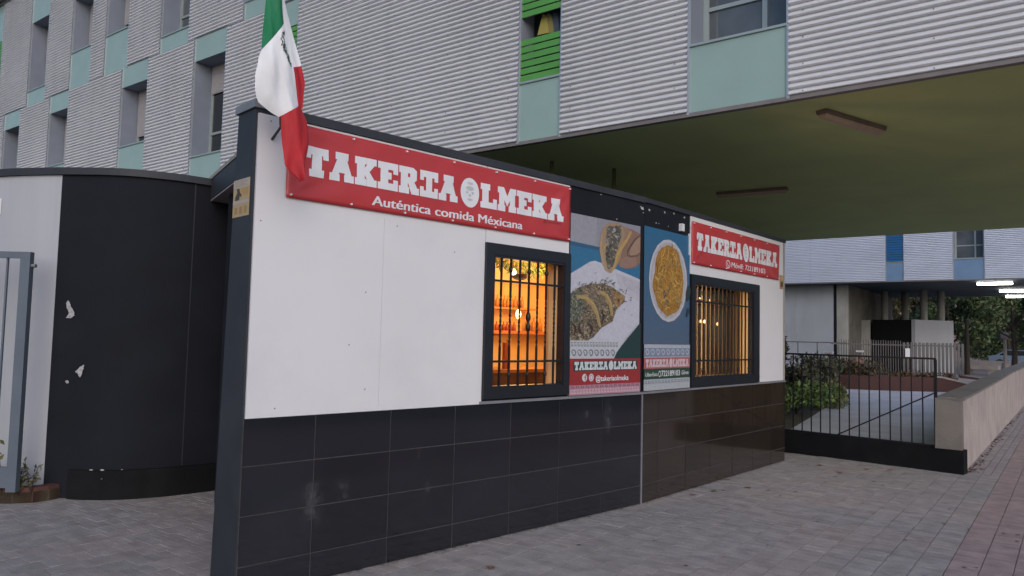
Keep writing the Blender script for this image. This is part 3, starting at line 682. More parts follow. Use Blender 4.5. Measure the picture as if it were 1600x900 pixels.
# hand
hand = [z5(*p) for p in ((640, 170), (720, 190), (800, 215), (896, 265), (896, 610), (840, 655), (760, 675), (690, 672), (640, 650), (600, 600), (600, 420))]
a.poly(cl(hand), (.24, .145, .105)); a.poly(cl([z5(*p) for p in ((640, 160), (740, 200), (790, 250), (740, 330), (680, 420), (610, 480), (600, 300))]), (.30, .185, .13))
a.poly(cl([z5(*p) for p in ((760, 440), (830, 330), (896, 300), (896, 480), (830, 540), (760, 520))]), (.33, .21, .155))
a.poly(cl([z5(*p) for p in ((640, 580), (720, 520), (820, 540), (850, 600), (800, 655), (700, 668), (630, 650))]), (.28, .175, .135))
a.curve([z5(*p) for p in ((880, 280), (820, 330), (770, 400), (730, 470), (730, 520))], .012, (.12, .07, .05)); a.curve([z5(*p) for p in ((720, 520), (780, 530), (850, 520), (890, 480))], .010, (.15, .085, .06))
taco = [z5(*p) for p in ((430, 190), (490, 135), (600, 125), (660, 165), (690, 260), (670, 420), (640, 560), (590, 660), (530, 730), (470, 700), (425, 610), (400, 430), (412, 270))]
a.poly(cl(taco), (.33, .23, .14)); fill = [z5(*p) for p in ((480, 180), (640, 170), (650, 300), (600, 420), (590, 560), (560, 650), (500, 670), (470, 560), (470, 380), (475, 260))]
a.poly(cl(fill), (.10, .09, .08)); bits(a, fill, 150, [(.05, .055, .04), (.20, .17, .14), (.09, .08, .06), (.30, .28, .29), (.13, .10, .06)], .030, rg)
a.curve([z5(*p) for p in ((770, 230), (720, 330), (650, 430), (600, 520), (585, 600), (540, 710))], .020, (.46, .30, .11)); a.curve([z5(*p) for p in ((420, 250), (408, 430), (440, 600), (500, 715))], .022, (.40, .28, .18))
a.curve([z5(*p) for p in ((430, 470), (460, 410), (500, 360))], .010, (.42, .29, .12))
# tacos on the plate
heap = [z6(*p) for p in ((70, 230), (150, 160), (210, 130), (300, 110), (430, 100), (530, 130), (620, 190), (705, 260), (680, 330), (600, 410), (560, 540), (430, 620), (350, 720), (230, 790), (70, 770))]
a.poly(cl(heap), (.17, .13, .085))
grn = [z6(*p) for p in ((70, 230), (200, 140), (240, 300), (220, 450), (170, 560), (70, 600))]
bits(a, cl(heap), 500, [(.24, .18, .10), (.14, .11, .08), (.30, .24, .17), (.09, .09, .065), (.20, .15, .14)], .030, rg, 170); bits(a, cl(heap), 1100, [(.26, .19, .10), (.09, .07, .05), (.36, .29, .21), (.06, .065, .045), (.22, .15, .15), (.04, .03, .025)], .015, rg, 370)
bits(a, cl(grn), 420, [(.07, .09, .055), (.11, .13, .10), (.05, .06, .04), (.22, .22, .19)], .018, rg, 210)
a.poly(cl([z6(*p) for p in ((540, 150), (620, 190), (705, 260), (660, 340), (600, 390), (560, 300))]), (.32, .19, .09)); bits(a, [z6(*p) for p in ((540, 150), (700, 250), (600, 390))], 70, [(.36, .18, .07), (.15, .12, .07), (.30, .22, .12)], .022, rg)
for cv in (((150, 250), (240, 260), (320, 330), (375, 450), (410, 610)), ((390, 190), (470, 230), (525, 330), (545, 480))): a.curve([z6(*p) for p in cv], .030, (.34, .24, .10)); a.curve([z6(p[0] + 14, p[1] + 5) for p in cv], .009, (.42, .31, .15))
for cv in (((190, 560), (180, 640), (230, 710)), ((270, 560), (330, 620), (300, 720)), ((110, 560), (150, 620), (130, 700)), ((430, 400), (450, 490), (430, 580))): a.curve([z6(*p) for p in cv], .016, (.055, .035, .03))
for k in range(46):
    t = rg.random(); x = 430 + t * 330 + rg.gauss(0, 35); y = 60 + (1 - t) * 0 + rg.gauss(0, 60) + (t * 260 if rg.random() < .7 else t * 420 - 60)
    if x > 560 or y < 110:
        p = z6(x, y)
        if .02 < p[0] < .98: a.ell(p[0], p[1], rg.uniform(.006, .018), rg.uniform(.004, .009), shade((.10, .10, .07), rg.uniform(.6, 1.5)), rg.uniform(0, 3), 6) if k % 2 else a.curve([p, (p[0] + rg.uniform(-.03, .03), p[1] + rg.uniform(-.012, .012))], .008, (.11, .12, .08))
for k in range(10):
    p = z6(160 + k * 40 + rg.uniform(-15, 15), 120 - k * 2); a.curve([p, (p[0] + rg.uniform(-.01, .05), p[1] - rg.uniform(.01, .03))], .009, (.16, .15, .09))
# ornaments and title
a.poly(cl([(1, .585), (1, .80), (.55, .80), (.64, .76)]), (.018, .045, .048)); a.rect(0, .70, .60, .80, (.48, .49, .54)); a.poly(cl([(.60, .70), (.755, .70), (.64, .765), (.60, .80)]), (.48, .49, .54))
steps(a, .01, .66, .708, .733, 16, (.22, .24, .27)); waves(a, .01, .62, .748, .792, 8, (.12, .13, .18))
a.rect(0, .80, 1, .945, (.30, .030, .032)); a.rect(0, .945, 1, 1, (.42, .22, .28)); steps(a, .01, .99, .968, .992, 24, (.56, .42, .48)); steps(a, .01, .99, .949, .962, 15, (.20, .10, .14))
a.rect(.045, .812, .955, .868, (.035, .045, .045)); a.up()
name_line(a.mb, .06 * a.W, .94 * a.W, (1 - .862) * a.H, (1 - .818) * a.H, a.y - .0003, (.56, .60, .63))
a.ell(.195, .905, .036, .036, (.62, .60, .65)); a.ell(.285, .905, .036, .036, (.55, .50, .58)); a.ell(.285, .905, .022, .022, (.40, .25, .30)); a.ell(.285, .905, .015, .015, (.62, .60, .65))
for (x, y, hw, hh) in ((.203, .907, .0045, .020), (.203, .902, .013, .004), (.210, .892, .009, .0035)): a.rect(x - hw / a.W, y - hh / a.H, x + hw / a.W, y + hh / a.H, (.30, .03, .03))
a.mb.build('printed_picture', M['print'], p1, fix=False)
text('@takeriaolmeka', .072, p1, .365, a.y - .001, .122, M['white_print'], .018, .50)
# second poster: plate of pasta on blue
p2, a = poster(True, -.020 + .012, .978, 1.114, 2.790, 'tall blue poster of a round plate of yellow pasta')
for k in range(24):
    t = k / 23; a.rect(0, .72 * k / 24, 1, .72 * (k + 1) / 24 + .0005, tuple(p * (1 - t) + q * t for p, q in zip((.030, .135, .27), (.085, .125, .20))))
rg = random.Random(5)
a.ell(.535, .322, .425, .445, (.10, .13, .20)); a.ell(.515, .315, .415, .440, (.50, .50, .57)); a.ell(.515, .315, .385, .41, (.42, .42, .48)); a.ell(.515, .315, .35, .375, (.47, .46, .50))
past = [(.515 + (.335 + .05 * noise.noise(Vector((math.cos(k * .21) * 2, math.sin(k * .21) * 2, 1)))) * math.cos(k * .2094) , .315 + (.228 + .03 * noise.noise(Vector((math.cos(k * .21) * 2, math.sin(k * .21) * 2, 4)))) * math.sin(k * .2094)) for k in range(30)]
a.poly(past, (.36, .19, .045))
for k in range(210):
    an = rg.uniform(0, 6.28); r_ = math.sqrt(rg.random()) * .9; cx = .515 + .31 * r_ * math.cos(an); cy = .315 + .21 * r_ * math.sin(an); st = rg.uniform(0, 6.28); le = rg.uniform(.8, 2.4); rad = rg.uniform(.06, .16)
    if k % 12 == 0: a.up()
    pts = [(cx + rad * math.cos(st + le * t / 7) - rad * math.cos(st + le / 2), cy + rad * .62 * math.sin(st + le * t / 7) - rad * .62 * math.sin(st + le / 2)) for t in range(8)]
    if all(inpoly(*p, [(.515 + .37 * math.cos(k_ * .3), .315 + .25 * math.sin(k_ * .3)) for k_ in range(21)]) for p in pts):
        a.y -= .00001; a.curve(pts, rg.uniform(.006, .012), shade(rg.choice([(.50, .27, .05), (.44, .21, .04), (.56, .34, .09), (.30, .15, .035), (.40, .27, .10)]), rg.uniform(.75, 1.15)), False)
a.up(); bits(a, [(.38, .38), (.50, .36), (.52, .46), (.40, .48)], 40, [(.12, .10, .06), (.20, .14, .07), (.26, .24, .20)], .022, rg)
for (x, y, rx, ry) in ((.97, .38, .05, .09), (.96, .50, .025, .04), (.93, .52, .02, .03)): a.ell(min(x, .95), y, rx, ry, (.03, .05, .06), .3)
a.rect(0, .72, 1, .80, (.42, .45, .52)); a.rect(0, .742, 1, .795, (.20, .24, .34)); waves(a, .01, .99, .748, .79, 9, (.52, .55, .62))
a.rect(0, .80, 1, .868, (.40, .12, .13)); a.rect(0, .868, 1, .932, (.030, .065, .045)); a.rect(0, .932, 1, 1, (.40, .43, .47)); steps(a, .01, .99, .94, .958, 14, (.20, .22, .26)); steps(a, .01, .99, .968, .99, 20, (.46, .48, .52))
a.up(); name_line(a.mb, .035 * a.W, .965 * a.W, (1 - .858) * a.H, (1 - .812) * a.H, a.y - .0003, (.62, .50, .54)); a.y -= .0004
a.mb.build('printed_picture', M['print'], p2, fix=False)
text('UberEats', .055, p2, .03, a.y - .001, .145, M['white_print'], .01, .24); text('722189103', .085, p2, .35, a.y - .001, .140, M['white_print'], .016, .40); text('Glovo', .06, p2, .79, a.y - .001, .15, M['white_print'], .008, .16, shear=.25)
ic = MB(); ic.flat([ell(.315, .165, .026, .032), ell(.315, .165, .019, .024)], a.y - .001); ic.build('phone_icon', M['white_print'], p2, fix=False)

# small fixtures on the kiosk front
jb = B('junction_box', M['white_print'], None, (-.03, .03, -.04, -.001, -.04, .04), loc=kp2(.765, .003, 2.865), rz=A2); tag(jb, 'small white box on dark strip above the blue poster', 'junction box')
st = B('cable_duct', M['white_print'], None, (-.012, .012, -.02, -.001, -.12, .12), loc=kp2(.965, .003, 2.70), rz=A2); tag(st, 'short white plastic strip left of the far red banner', 'cable duct')
def chip(pts, k2, lab, par=kiosk):
    c = MB()
    for (x, z, r_) in pts:
        rr = random.Random(int(x * 1000 + z * 77)); q = [(x + r_ * rr.uniform(.5, 1.2) * math.cos(t), .0025, z + r_ * rr.uniform(.3, .8) * math.sin(t)) for t in [k * .9 for k in range(7)]]
        c.face(q)
    o = c.build('paint_chip', M['paper_chip'], par, rz=RZ2 if k2 else 0, fix=False)
chip([(-.03, 2.965, .03), (-.06, 2.975, .018), (-.015, 2.92, .012), (-.45, 2.80, .010), (-.7, 3.005, .012)], False, '')
chip([(.10, 2.965, .02), (.24, 2.85, .014), (.30, 2.85, .010), (.5, 2.845, .009), (.42, 2.985, .02), (.62, 3.0, .02), (.86, 2.99, .025)], True, '')
# screws on the white panels
for (u, z) in ((-4.06, 2.98), (-4.10, 2.33), (-3.30, 1.92), (-3.42, 1.55), (-3.28, 1.24), (-3.95, 1.14), (-2.5, 2.28), (-3.05, 2.42)):
    MB().tube([(u, -.0015, z), (u, -.0035, z)], .0055, 8).build('screw', M['ledge'], kiosk)
# notices
nt_ = MB().box(0, .235, 0, .004, 0, .245, (.50, .36, .19)); 
nt_.quad((.0, -.0006, .19), (.235, -.0006, .19), (.235, -.0006, .245), (.0, -.0006, .245), (.52, .43, .36)); nt_.quad((0, -.0006, .085), (.235, -.0006, .085), (.235, -.0006, .105), (0, -.0006, .105), (.48, .43, .40))
nt_.flat([[(.03, .11), (.09, .11), (.10, .14), (.12, .125), (.125, .14), (.10, .16), (.09, .185), (.05, .187), (.06, .16), (.03, .13)]], -.0008, (.06, .045, .03))
for i in range(3): nt_.quad((.03 + i * .07, -.0008, .02), (.07 + i * .07, -.0008, .02), (.07 + i * .07, -.0008, .065), (.03 + i * .07, -.0008, .065), (.42, .24, .08))
nt_.quad((.12, -.0008, .14), (.21, -.0008, .14), (.21, -.0008, .183), (.12, -.0008, .183), (.50, .30, .10))
for i in range(4): nt_.quad((.02, -.0009, .200 + i * .011), (.21 - .03 * (i % 2), -.0009, .200 + i * .011), (.21 - .03 * (i % 2), -.0009, .204 + i * .011), (.02, -.0009, .204 + i * .011), (.34, .27, .22))
o = nt_.build('notice', M['yellow_sign'], None, kp(-4.1575, .277 + .012, 2.365), A1 - math.pi / 2, fix=False); tag(o, 'beige surveillance notice with dark figure on the end pillar', 'notice')
n2 = MB().box(0, .13, 0, .004, 0, .19, (.42, .26, .12)); n2.quad((.02, -.0006, .03), (.11, -.0006, .03), (.11, -.0006, .10), (.02, -.0006, .10), (.10, .06, .03)); n2.quad((.02, -.0006, .12), (.11, -.0006, .12), (.11, -.0006, .17), (.02, -.0006, .17), (.48, .36, .2))
o = n2.build('notice', M['yellow_sign'], None, kp2(3.648, -.0075, 2.375), A2, fix=False); tag(o, 'small orange notice on the far end of the white wall', 'notice')

# ------------------------------------------------------------------ flag
flag = empty('flag', kp(-4.05, 0, 2.85), A1); tag(flag, 'green white and red flag drooping over the kiosk corner', 'flag')
FO = Vector((-4.05, 0, 2.85))
def lp(poly, t):
    L = [0]
    for p, q in zip(poly, poly[1:]): L.append(L[-1] + math.hypot(q[0] - p[0], q[1] - p[1]))
    s = t * L[-1]
    for i in range(len(poly) - 1):
        if s <= L[i + 1] + 1e-9:
            k = (s - L[i]) / max(1e-9, L[i + 1] - L[i]); return (poly[i][0] + (poly[i + 1][0] - poly[i][0]) * k, poly[i][1] + (poly[i + 1][1] - poly[i][1]) * k)
    return poly[-1]
def cloth(mb, Lc, Rc, depth, mi, nu=22, nv=16, amp=.012, seed=0, fr=9):
    b = len(mb.v)
    for j in range(nv + 1):
        l_ = lp(Lc, j / nv); r_ = lp(Rc, j / nv)
        for i in range(nu + 1):
            s = i / nu; x = l_[0] + (r_[0] - l_[0]) * s; z = l_[1] + (r_[1] - l_[1]) * s
            bulge = depth(s, j / nv) + amp * math.sin(x * fr * 6 + z * 7 + seed) * math.sin(math.pi * s) + .018 * noise.noise(Vector((x * 6, z * 4, seed))) + .007 * noise.noise(Vector((x * 26 + z * 9, z * 7, seed + 2))) + .003 * noise.noise(Vector((x * 60, z * 40, seed)))
            mb.v.append((x - FO.x, -.30 - bulge, z - FO.z))
    for j in range(nv):
        for i in range(nu):
            k = b + j * (nu + 1) + i; mb.f.append((k, k + nu + 1, k + nu + 2, k + 1)); mb.c.append(None); mb.mi.append(mi)
G0 = [(-4.26, 3.858), (-4.273, 3.615), (-4.286, 3.375), (-4.287, 3.305)]; G1 = [(-4.191, 3.884), (-4.171, 3.65), (-4.156, 3.506)]
W0 = [(-4.287, 3.305), (-4.304, 3.253), (-4.322, 3.14), (-4.315, 3.056), (-4.288, 2.993), (-4.222, 2.958), (-4.155, 2.927)]; W1 = [(-4.156, 3.506), (-4.136, 3.421), (-4.089, 3.241), (-4.054, 3.122), (-4.032, 3.026)]
BW0 = [(-4.180, 3.80), (-4.160, 3.52), (-4.140, 3.42), (-4.088, 3.25)]; BW1 = [(-4.17, 3.80), (-4.142, 3.66), (-4.078, 3.478), (-4.013, 3.286)]
BR0 = [(-4.088, 3.25), (-4.054, 3.122), (-4.030, 3.02)]; BR1 = [(-4.013, 3.286), (-3.982, 3.18), (-3.997, 3.015)]
RL = [(-4.155, 2.927), (-4.146, 2.822), (-4.12, 2.63), (-4.015, 2.549)]; RR_ = [(-4.032, 3.026), (-3.976, 2.938), (-3.961, 2.8), (-3.987, 2.614), (-4.012, 2.551)]
fm = MB(); bul = lambda s, t: .04 * math.sin(math.pi * min(1, s * .9)) ** 1
cloth(fm, G0, G1, bul, 0, seed=1); cloth(fm, W0, W1, lambda s, t: .045 * math.sin(math.pi * s * .9) + .015 * math.sin(5 * t), 1, 26, 26, seed=1, amp=.008)
cloth(fm, BW0, BW1, lambda s, t: -.006 - .012 * s, 1, seed=4, amp=.006); cloth(fm, BR0, BR1, lambda s, t: -.008 - .012 * s + .01 * t, 2, seed=4, amp=.006)
cloth(fm, RL, RR_, lambda s, t: .05 * math.sin(math.pi * s) + .04 * math.sin(s * 8 + t * 2) * .6 * t + .015, 2, 26, 24, seed=6, amp=.012)
cf = fm.build('cloth', [M['flag_g'], M['flag_w'], M['flag_r']], flag, smooth=True, fix=False)
em = MB(); rg = random.Random(8)
ep = [(-4.149, 3.445), (-4.158, 3.41), (-4.152, 3.365), (-4.135, 3.325), (-4.115, 3.285), (-4.096, 3.245)]
for k in range(110):
    t = rg.random(); p = lp(ep, t); s = 1
    x = p[0] - rg.uniform(0, .028) * math.sin(math.pi * (t * .8 + .1)) - .010 + (.0); z = p[1] + rg.uniform(-.008, .008)
    q = []
    for i in range(5):
        an = i * 1.2566 + rg.random(); q.append((x - FO.x + .004 * math.cos(an), -.30 - .042 - .03, z - FO.z + .007 * math.sin(an)))
    em.face(q)
# lay the emblem on the cloth
import bmesh
from mathutils.bvhtree import BVHTree
bv = BVHTree.FromPolygons([Vector(v) for v in fm.v], fm.f)
for i, v in enumerate(em.v):
    h = bv.ray_cast(Vector((v[0], -1, v[2])), Vector((0, 1, 0)))
    if h[0] is not None: em.v[i] = (v[0], h[0].y - .003, v[2])
em.build('emblem', M['flag_e'], flag, fix=False)
MB().tube([(.0, -.005, .01), (.03, -.06, .09), (-.125, -.275, .55), (-.22, -.31, 1.05), (-.235, -.315, 1.25)], [.009, .009, .010, .010, .010], 8).build('pole', M['pole'], flag, smooth=True)

# ------------------------------------------------------------------ apartment building over the passage
def sheet(x0, x1, z0, z1, mt, par, yb, pitch=.076, amp=.026, face=-1):
    mb = MB(); n = max(1, round((z1 - z0) / pitch)); per = 6; prev = None
    prof = [0.0, .80, 1.0, .93, .62, .18]; pz = [.0, .07, .17, .40, .66, .88]
    zs = []
    for i in range(n):
        for a_, b_ in zip(pz, prof): zs.append((z0 + (z1 - z0) * (i + a_) / n, b_))
    zs.append((z1, 0))
    for (z, o_) in zs:
        y = yb + face * amp * 2 * o_; b = len(mb.v); mb.v += [(x0, y, z), (x1, y, z)]
        if prev is not None: mb.f.append((prev, prev + 1, b + 1, b)); mb.c.append(None); mb.mi.append(0)
        prev = b
    return mb.build('corrugated_sheet', mt, par, fix=False)
def building(name, Y, label, pal, bays1, bays2, X0, X1, depth, seed):
    root = empty(name, (0, Y, 0)); tag(root, label, 'building'); rg = random.Random(seed)
    ZS, Z1, Z2, ZTOP = 4.36, 7.88, 7.88, 11.45
    P = lambda n, mt, *bx, par=None: B(n, mt, par or root, *bx)
    bands = ((ZS + .05, Z1 - .012, bays1), (Z2 + .012, ZTOP, bays2))
    for z0, z1, bays in bands:
        xs = [X0]
        for b_ in sorted(bays, key=lambda q: q[0]): xs += [b_[0], b_[1]]
        xs.append(X1)
        for i in range(0, len(xs), 2):
            a_, b_ = xs[i], xs[i + 1]
            nn = max(1, math.ceil((b_ - a_) / 6.2))
            for k in range(nn):
                sheet(a_ + (b_ - a_) * k / nn + .002, a_ + (b_ - a_) * (k + 1) / nn - .002, z0, z1, pal['sheet'], root, 0)
    P('floor_flashing', M['trim'], (X0, X1, -.006, .05, Z1 - .010, Z1 + .010))
    P('edge_flashing', M['soffit_trim'], (X0, X1, -.028, .06, ZS, ZS + .048))
    P('roof_coping', M['metal_grey'], (X0, X1, -.06, .3, ZTOP + .002, ZTOP + .09))
    P('eave', M['metal_grey'], (X0, X1, -.30, .3, ZTOP + .093, ZTOP + .75))
    P('core_wall', M['reveal'], (X0, X1, .46, .60, ZS + .2, ZTOP))
    P('soffit', pal['soffit'], (X0, X1, .002, depth - .002, ZS - .06 + .062, ZS + .19))
    P('roof', M['roof'], (X0, X1, .61, depth, ZTOP - .2, ZTOP - .02))
    P('rear_wall', pal['sheet'], (X0, X1, depth - .05, depth, ZS + .0, ZTOP))
    P('end_wall', pal['sheet'], (X1, X1 + .06, -.02, depth, ZS, ZTOP)); P('end_wall', pal['sheet'], (X0 - .06, X0, -.02, depth, ZS, ZTOP))
    for z0, z1, bays in bands:
        for (xa, xb, sill, head, kind, shut) in bays:
            zb = z0 - .03; zt = z1
            tr = P('bay_trim', M['trim'], (xa - .012, xa + .022, -.034, .0, zb, zt), (xb - .022, xb + .012, -.034, .0, zb, zt))
            P('glass_panel', pal['panel'], (xa + .023, xb - .023, -.016, .012, zb + .004, sill - .03))
            if head < zt - .1: P('glass_panel', pal['panel'], (xa + .023, xb - .023, -.016, .012, head, zt - .002))
            P('sill', M['frame_pale'], (xa + .0225, xb - .0225, -.040, .40, sill - .03, sill))
            P('reveal', M['reveal'], (xa + .002, xa + .022, .0, .44, sill, head + .02), (xb - .022, xb - .002, .0, .44, sill, head + .02), (xa + .023, xb - .023, .013, .44, head + .002, head + .03))
            if kind == 'louvre':
                n = int((head - sill) / .105)
                for k in range(n):
                    z = sill + .012 + k * (head - sill - .012) / n; h = (head - sill) / n * .80
                    if pal['gap'] and 5.98 < z + h and z < 6.22 and shut: continue
                    s_ = P('slat', pal['louvre'], (xa + .024, xb - .024, -.014, .004, z, z + h)); s_.rotation_euler.x = 0
                P('louvre_backing', M['black_metal'], (xa + .024, xb - .024, .30, .31, sill, head))
                continue
            w_ = P('window', M['frame_pale'], (xa + .023, xb - .023, .39, .43, sill, sill + .06), (xa + .023, xb - .023, .39, .43, head - .07, head), (xa + .023, xa + .09, .39, .43, sill + .06, head - .07), (xb - .09, xb - .023, .39, .43, sill + .06, head - .07), ((xa + xb) / 2 - .03 + .2, (xa + xb) / 2 + .03 + .2, .385, .425, sill + .06, head - .07))
            P('pane', M['pane_grey'] if kind == 'curtain' else M['pane_dark'], (xa + .09, xb - .09, .415, .42, sill + .06, head - .07), par=w_)
            if sill < head - 1.6: P('transom', M['frame_pale'], (xa + .09, xb - .09, .387, .43, sill + .55, sill + .60), par=w_)
            if kind == 'curtain': P('curtain', M['curtain'], (xa + .35, xa + .75, .432, .445, sill + .06, head - .07), par=w_); 
            if shut:
                zs = head - (head - sill) * shut; k = 0; sm = MB(); z = head
                while z - .05 > zs:
                    sm.box(xa + .06, xb - .06, .368, .384, z - .048, z - .002); z -= .05
                sm.box(xa + .06, xb - .06, .376, .386, zs, head)
                tag(sm.build('shutter', M['shutter'], w_, fix=False), kind='stuff')
    return root
PALG = dict(sheet=M['sheet'], panel=M['greenglass'], louvre=M['louvre_green'], soffit=M['soffit'], gap=True)
bays1 = [(-25.5, -24.33, 5.29, 7.40, 'win', .0), (-22.35, -21.17, 5.93, 7.40, 'win', 1.0), (-18.29, -17.03, 5.93, 7.38, 'win', .78), (-15.08, -13.86, 5.29, 7.37, 'win', .30), (-12.22, -11.5, 5.29, 7.38, 'louvre', 0), (-6.33, -5.60, 5.27, 7.38, 'louvre', 1), (-3.735, -2.525, 5.26, 7.38, 'curtain', 0)]
bays2 = [(-26.85, -26.07, 8.88, 10.30, 'louvre', 0), (-23.94, -22.72, 8.31, 10.32, 'win', .6), (-21.21, -20.03, 8.86, 10.32, 'win', 1.0), (-19.26, -18.08, 8.88, 10.32, 'win', .72), (-16.56, -15.34, 8.25, 10.32, 'curtain', .1), (-13.29, -12.1, 8.25, 10.32, 'win', .5)]
b_near = building('apartment_building', 8.5, 'long corrugated metal apartment block with pale green panels above the kiosk', PALG, bays1, bays2, -32, .35, 12.0, 1)
# its ground floor behind the kiosk and the columns
B('ground_floor_wall', M['dark_wall'], b_near, (-32, -8.6, .7, .9, 0, 4.36)); B('ground_floor_wall', M['dark_wall'], b_near, (-8.8, -8.6, .91, 11.9, 0, 4.36))
for (x, y) in ((-6.45, 1.05), (-5.87, 1.98)): MB().tube([(x, y, 0), (x, y, 4.36)], .03, 12).build('column', mat('dull green pipe', (.10, .11, .06), .8), b_near, smooth=True)
sc_ = MB()
for (xa, xb) in ((-2.48, .33), (-5.55, -3.78), (-11.45, -6.38), (-13.8, -12.27), (-16.98, -15.12)):
    n = max(2, round((xb - xa) / 1.25) + 1)
    for i in range(n):
        x = xa + .12 + (xb - xa - .24) * i / (n - 1)
        for k in range(0, 46, 4):
            z = 4.41 + (k + .36) * (7.868 - 4.41) / 45; sc_.tube([(x, -.046, z), (x, -.057, z)], .0075, 6)
tag(sc_.build('fixing_screws', M['metal_grey'], b_near, fix=False), kind='stuff')
# clothes hanging behind the missing slat, things at the right window
cm = MB(); rg = random.Random(2)
for i, (x, c) in enumerate(((-6.02, (.42, .36, .10)), (-5.95, (.30, .26, .10)), (-5.86, (.10, .13, .18)), (-5.80, (.05, .06, .08)))):
    poly = [(x - .10, 5.98), (x - .02, 6.27), (x + .05, 6.24), (x + .09, 6.05), (x + .10, 5.97)]
    cm.prism(poly, 8.62 + i * .02, 8.635 + i * .02, c)
tag(cm.build('hanging_laundry', mat('laundry', (1, 1, 1), .8, attr=True), None), 'yellow and blue washing hanging behind the green louvre gap', 'laundry')
bx = B('storage_box', mat('cardboard', (.30, .24, .21), .8), None, (0, .26, 0, .2, 0, .17), loc=(-2.82, 8.92 + .04, 5.33)); tag(bx, 'brown box behind the window at the right end', 'box')
pp_ = MB().prism([(0, 0), (.16, 0), (.13, .12), (.05, .30), (.0, .34)], 0, .05).build('paper_bag', mat('pale paper', (.55, .52, .48), .8), None, (-3.18, 8.95, 5.33)); tag(pp_, 'pale paper bag standing in the right window', 'bag')
def ceiling_lamp(p, rz, lab):
    r_ = empty('ceiling_lamp', p, rz); tag(r_, lab, 'lamp')
    MB().prism([(-.075, 0), (.075, 0), (.06, -.05), (-.06, -.05)], -.62, .62).build('housing', M['lampbody'], r_)
    MB().prism([(-.055, -.051), (.055, -.051), (.035, -.095), (-.035, -.095)], -.60, .60).build('diffuser', M['lampcover'], r_)
ceiling_lamp((-2.10, 9.60, 4.359), R(-20), 'unlit brown strip lamp on green ceiling nearest the street')
ceiling_lamp((-4.60, 13.25, 4.359), R(-84), 'unlit dark strip lamp on green ceiling above the far banner')

# ------------------------------------------------------------------ left: curved dark wall, canopy, gate
def offset_path(pts, d):
    outp = []
    for i, p in enumerate(pts):
        t = (Vector(pts[min(i + 1, len(pts) - 1)]) - Vector(pts[max(i - 1, 0)])).normalized(); n_ = Vector((t.y, -t.x)); outp.append(tuple(Vector(p) + n_ * d))
    return outp
def smoothpath(pts, n=6):
    res = []
    for i in range(len(pts) - 1):
        p0 = Vector(pts[max(i - 1, 0)]); p1_ = Vector(pts[i]); p2_ = Vector(pts[i + 1]); p3 = Vector(pts[min(i + 2, len(pts) - 1)])
        for k in range(n):
            t = k / n; res.append(tuple(.5 * ((2 * p1_) + (-p0 + p2_) * t + (2 * p0 - 5 * p1_ + 4 * p2_ - p3) * t * t + (-p0 + 3 * p1_ - 3 * p2_ + p3) * t ** 3)))
    res.append(tuple(pts[-1])); return res
wall_white = [(-11.5, 2.35), (-9.6, 2.62), (-8.532, 2.84), (-7.875, 3.135)]
wall_dark = [(-7.873, 3.136), (-7.40, 3.47), (-7.16, 3.86), (-7.06, 4.30), (-7.03, 4.8), (-7.05, 5.6), (-7.1, 8.9)]
cw = empty('curved_wall', (-7.9, 3.2, 0)); tag(cw, 'tall curved boundary wall, white on the left and dark by the entrance', 'wall')
CO = Vector((-7.9, 3.2))
def ribbon(path, d0, d1_, z0, z1, name, mt, par, org=CO):
    A_ = offset_path(path, d0); B_ = offset_path(path, d1_); poly = [(p[0] - org.x, p[1] - org.y) for p in A_] + [(p[0] - org.x, p[1] - org.y) for p in reversed(B_)]
    return MB().vprism(poly, z0, z1).build(name, mt, par)
sw, sdk = smoothpath(wall_white), smoothpath(wall_dark)
ribbon(sw, 0, -.2, 0, 3.10, 'white_face', M['white_wall'], cw); ribbon(sdk, 0, -.2, 0, 3.10, 'dark_face', M['dark_wall'], cw)
ribbon(sw + sdk[1:], .03, -.22, 3.102, 3.172, 'cap', M['dark_pillar'], cw)
pl_path = [p for p in sdk if p[0] > -7.66]
ribbon([(-7.66, 3.285)] + pl_path[1:] if pl_path else sdk, .045, .002, 0, .275, 'plinth', M['plinth_black'], cw)
jn = MB().box(-.004, .004, -.004, .0, 0, 3.1); 
for fr in (.66,):
    k = int(fr * 24); p = Vector(sdk[k]); t = (Vector(sdk[k + 1]) - Vector(sdk[k - 1])).normalized()
    B('panel_seam', M['dark_pillar'], cw, (-.005, .005, -.003, .0, .28, 3.098), loc=(p.x - CO.x, p.y - CO.y, 0), rz=math.atan2(t.y, t.x))
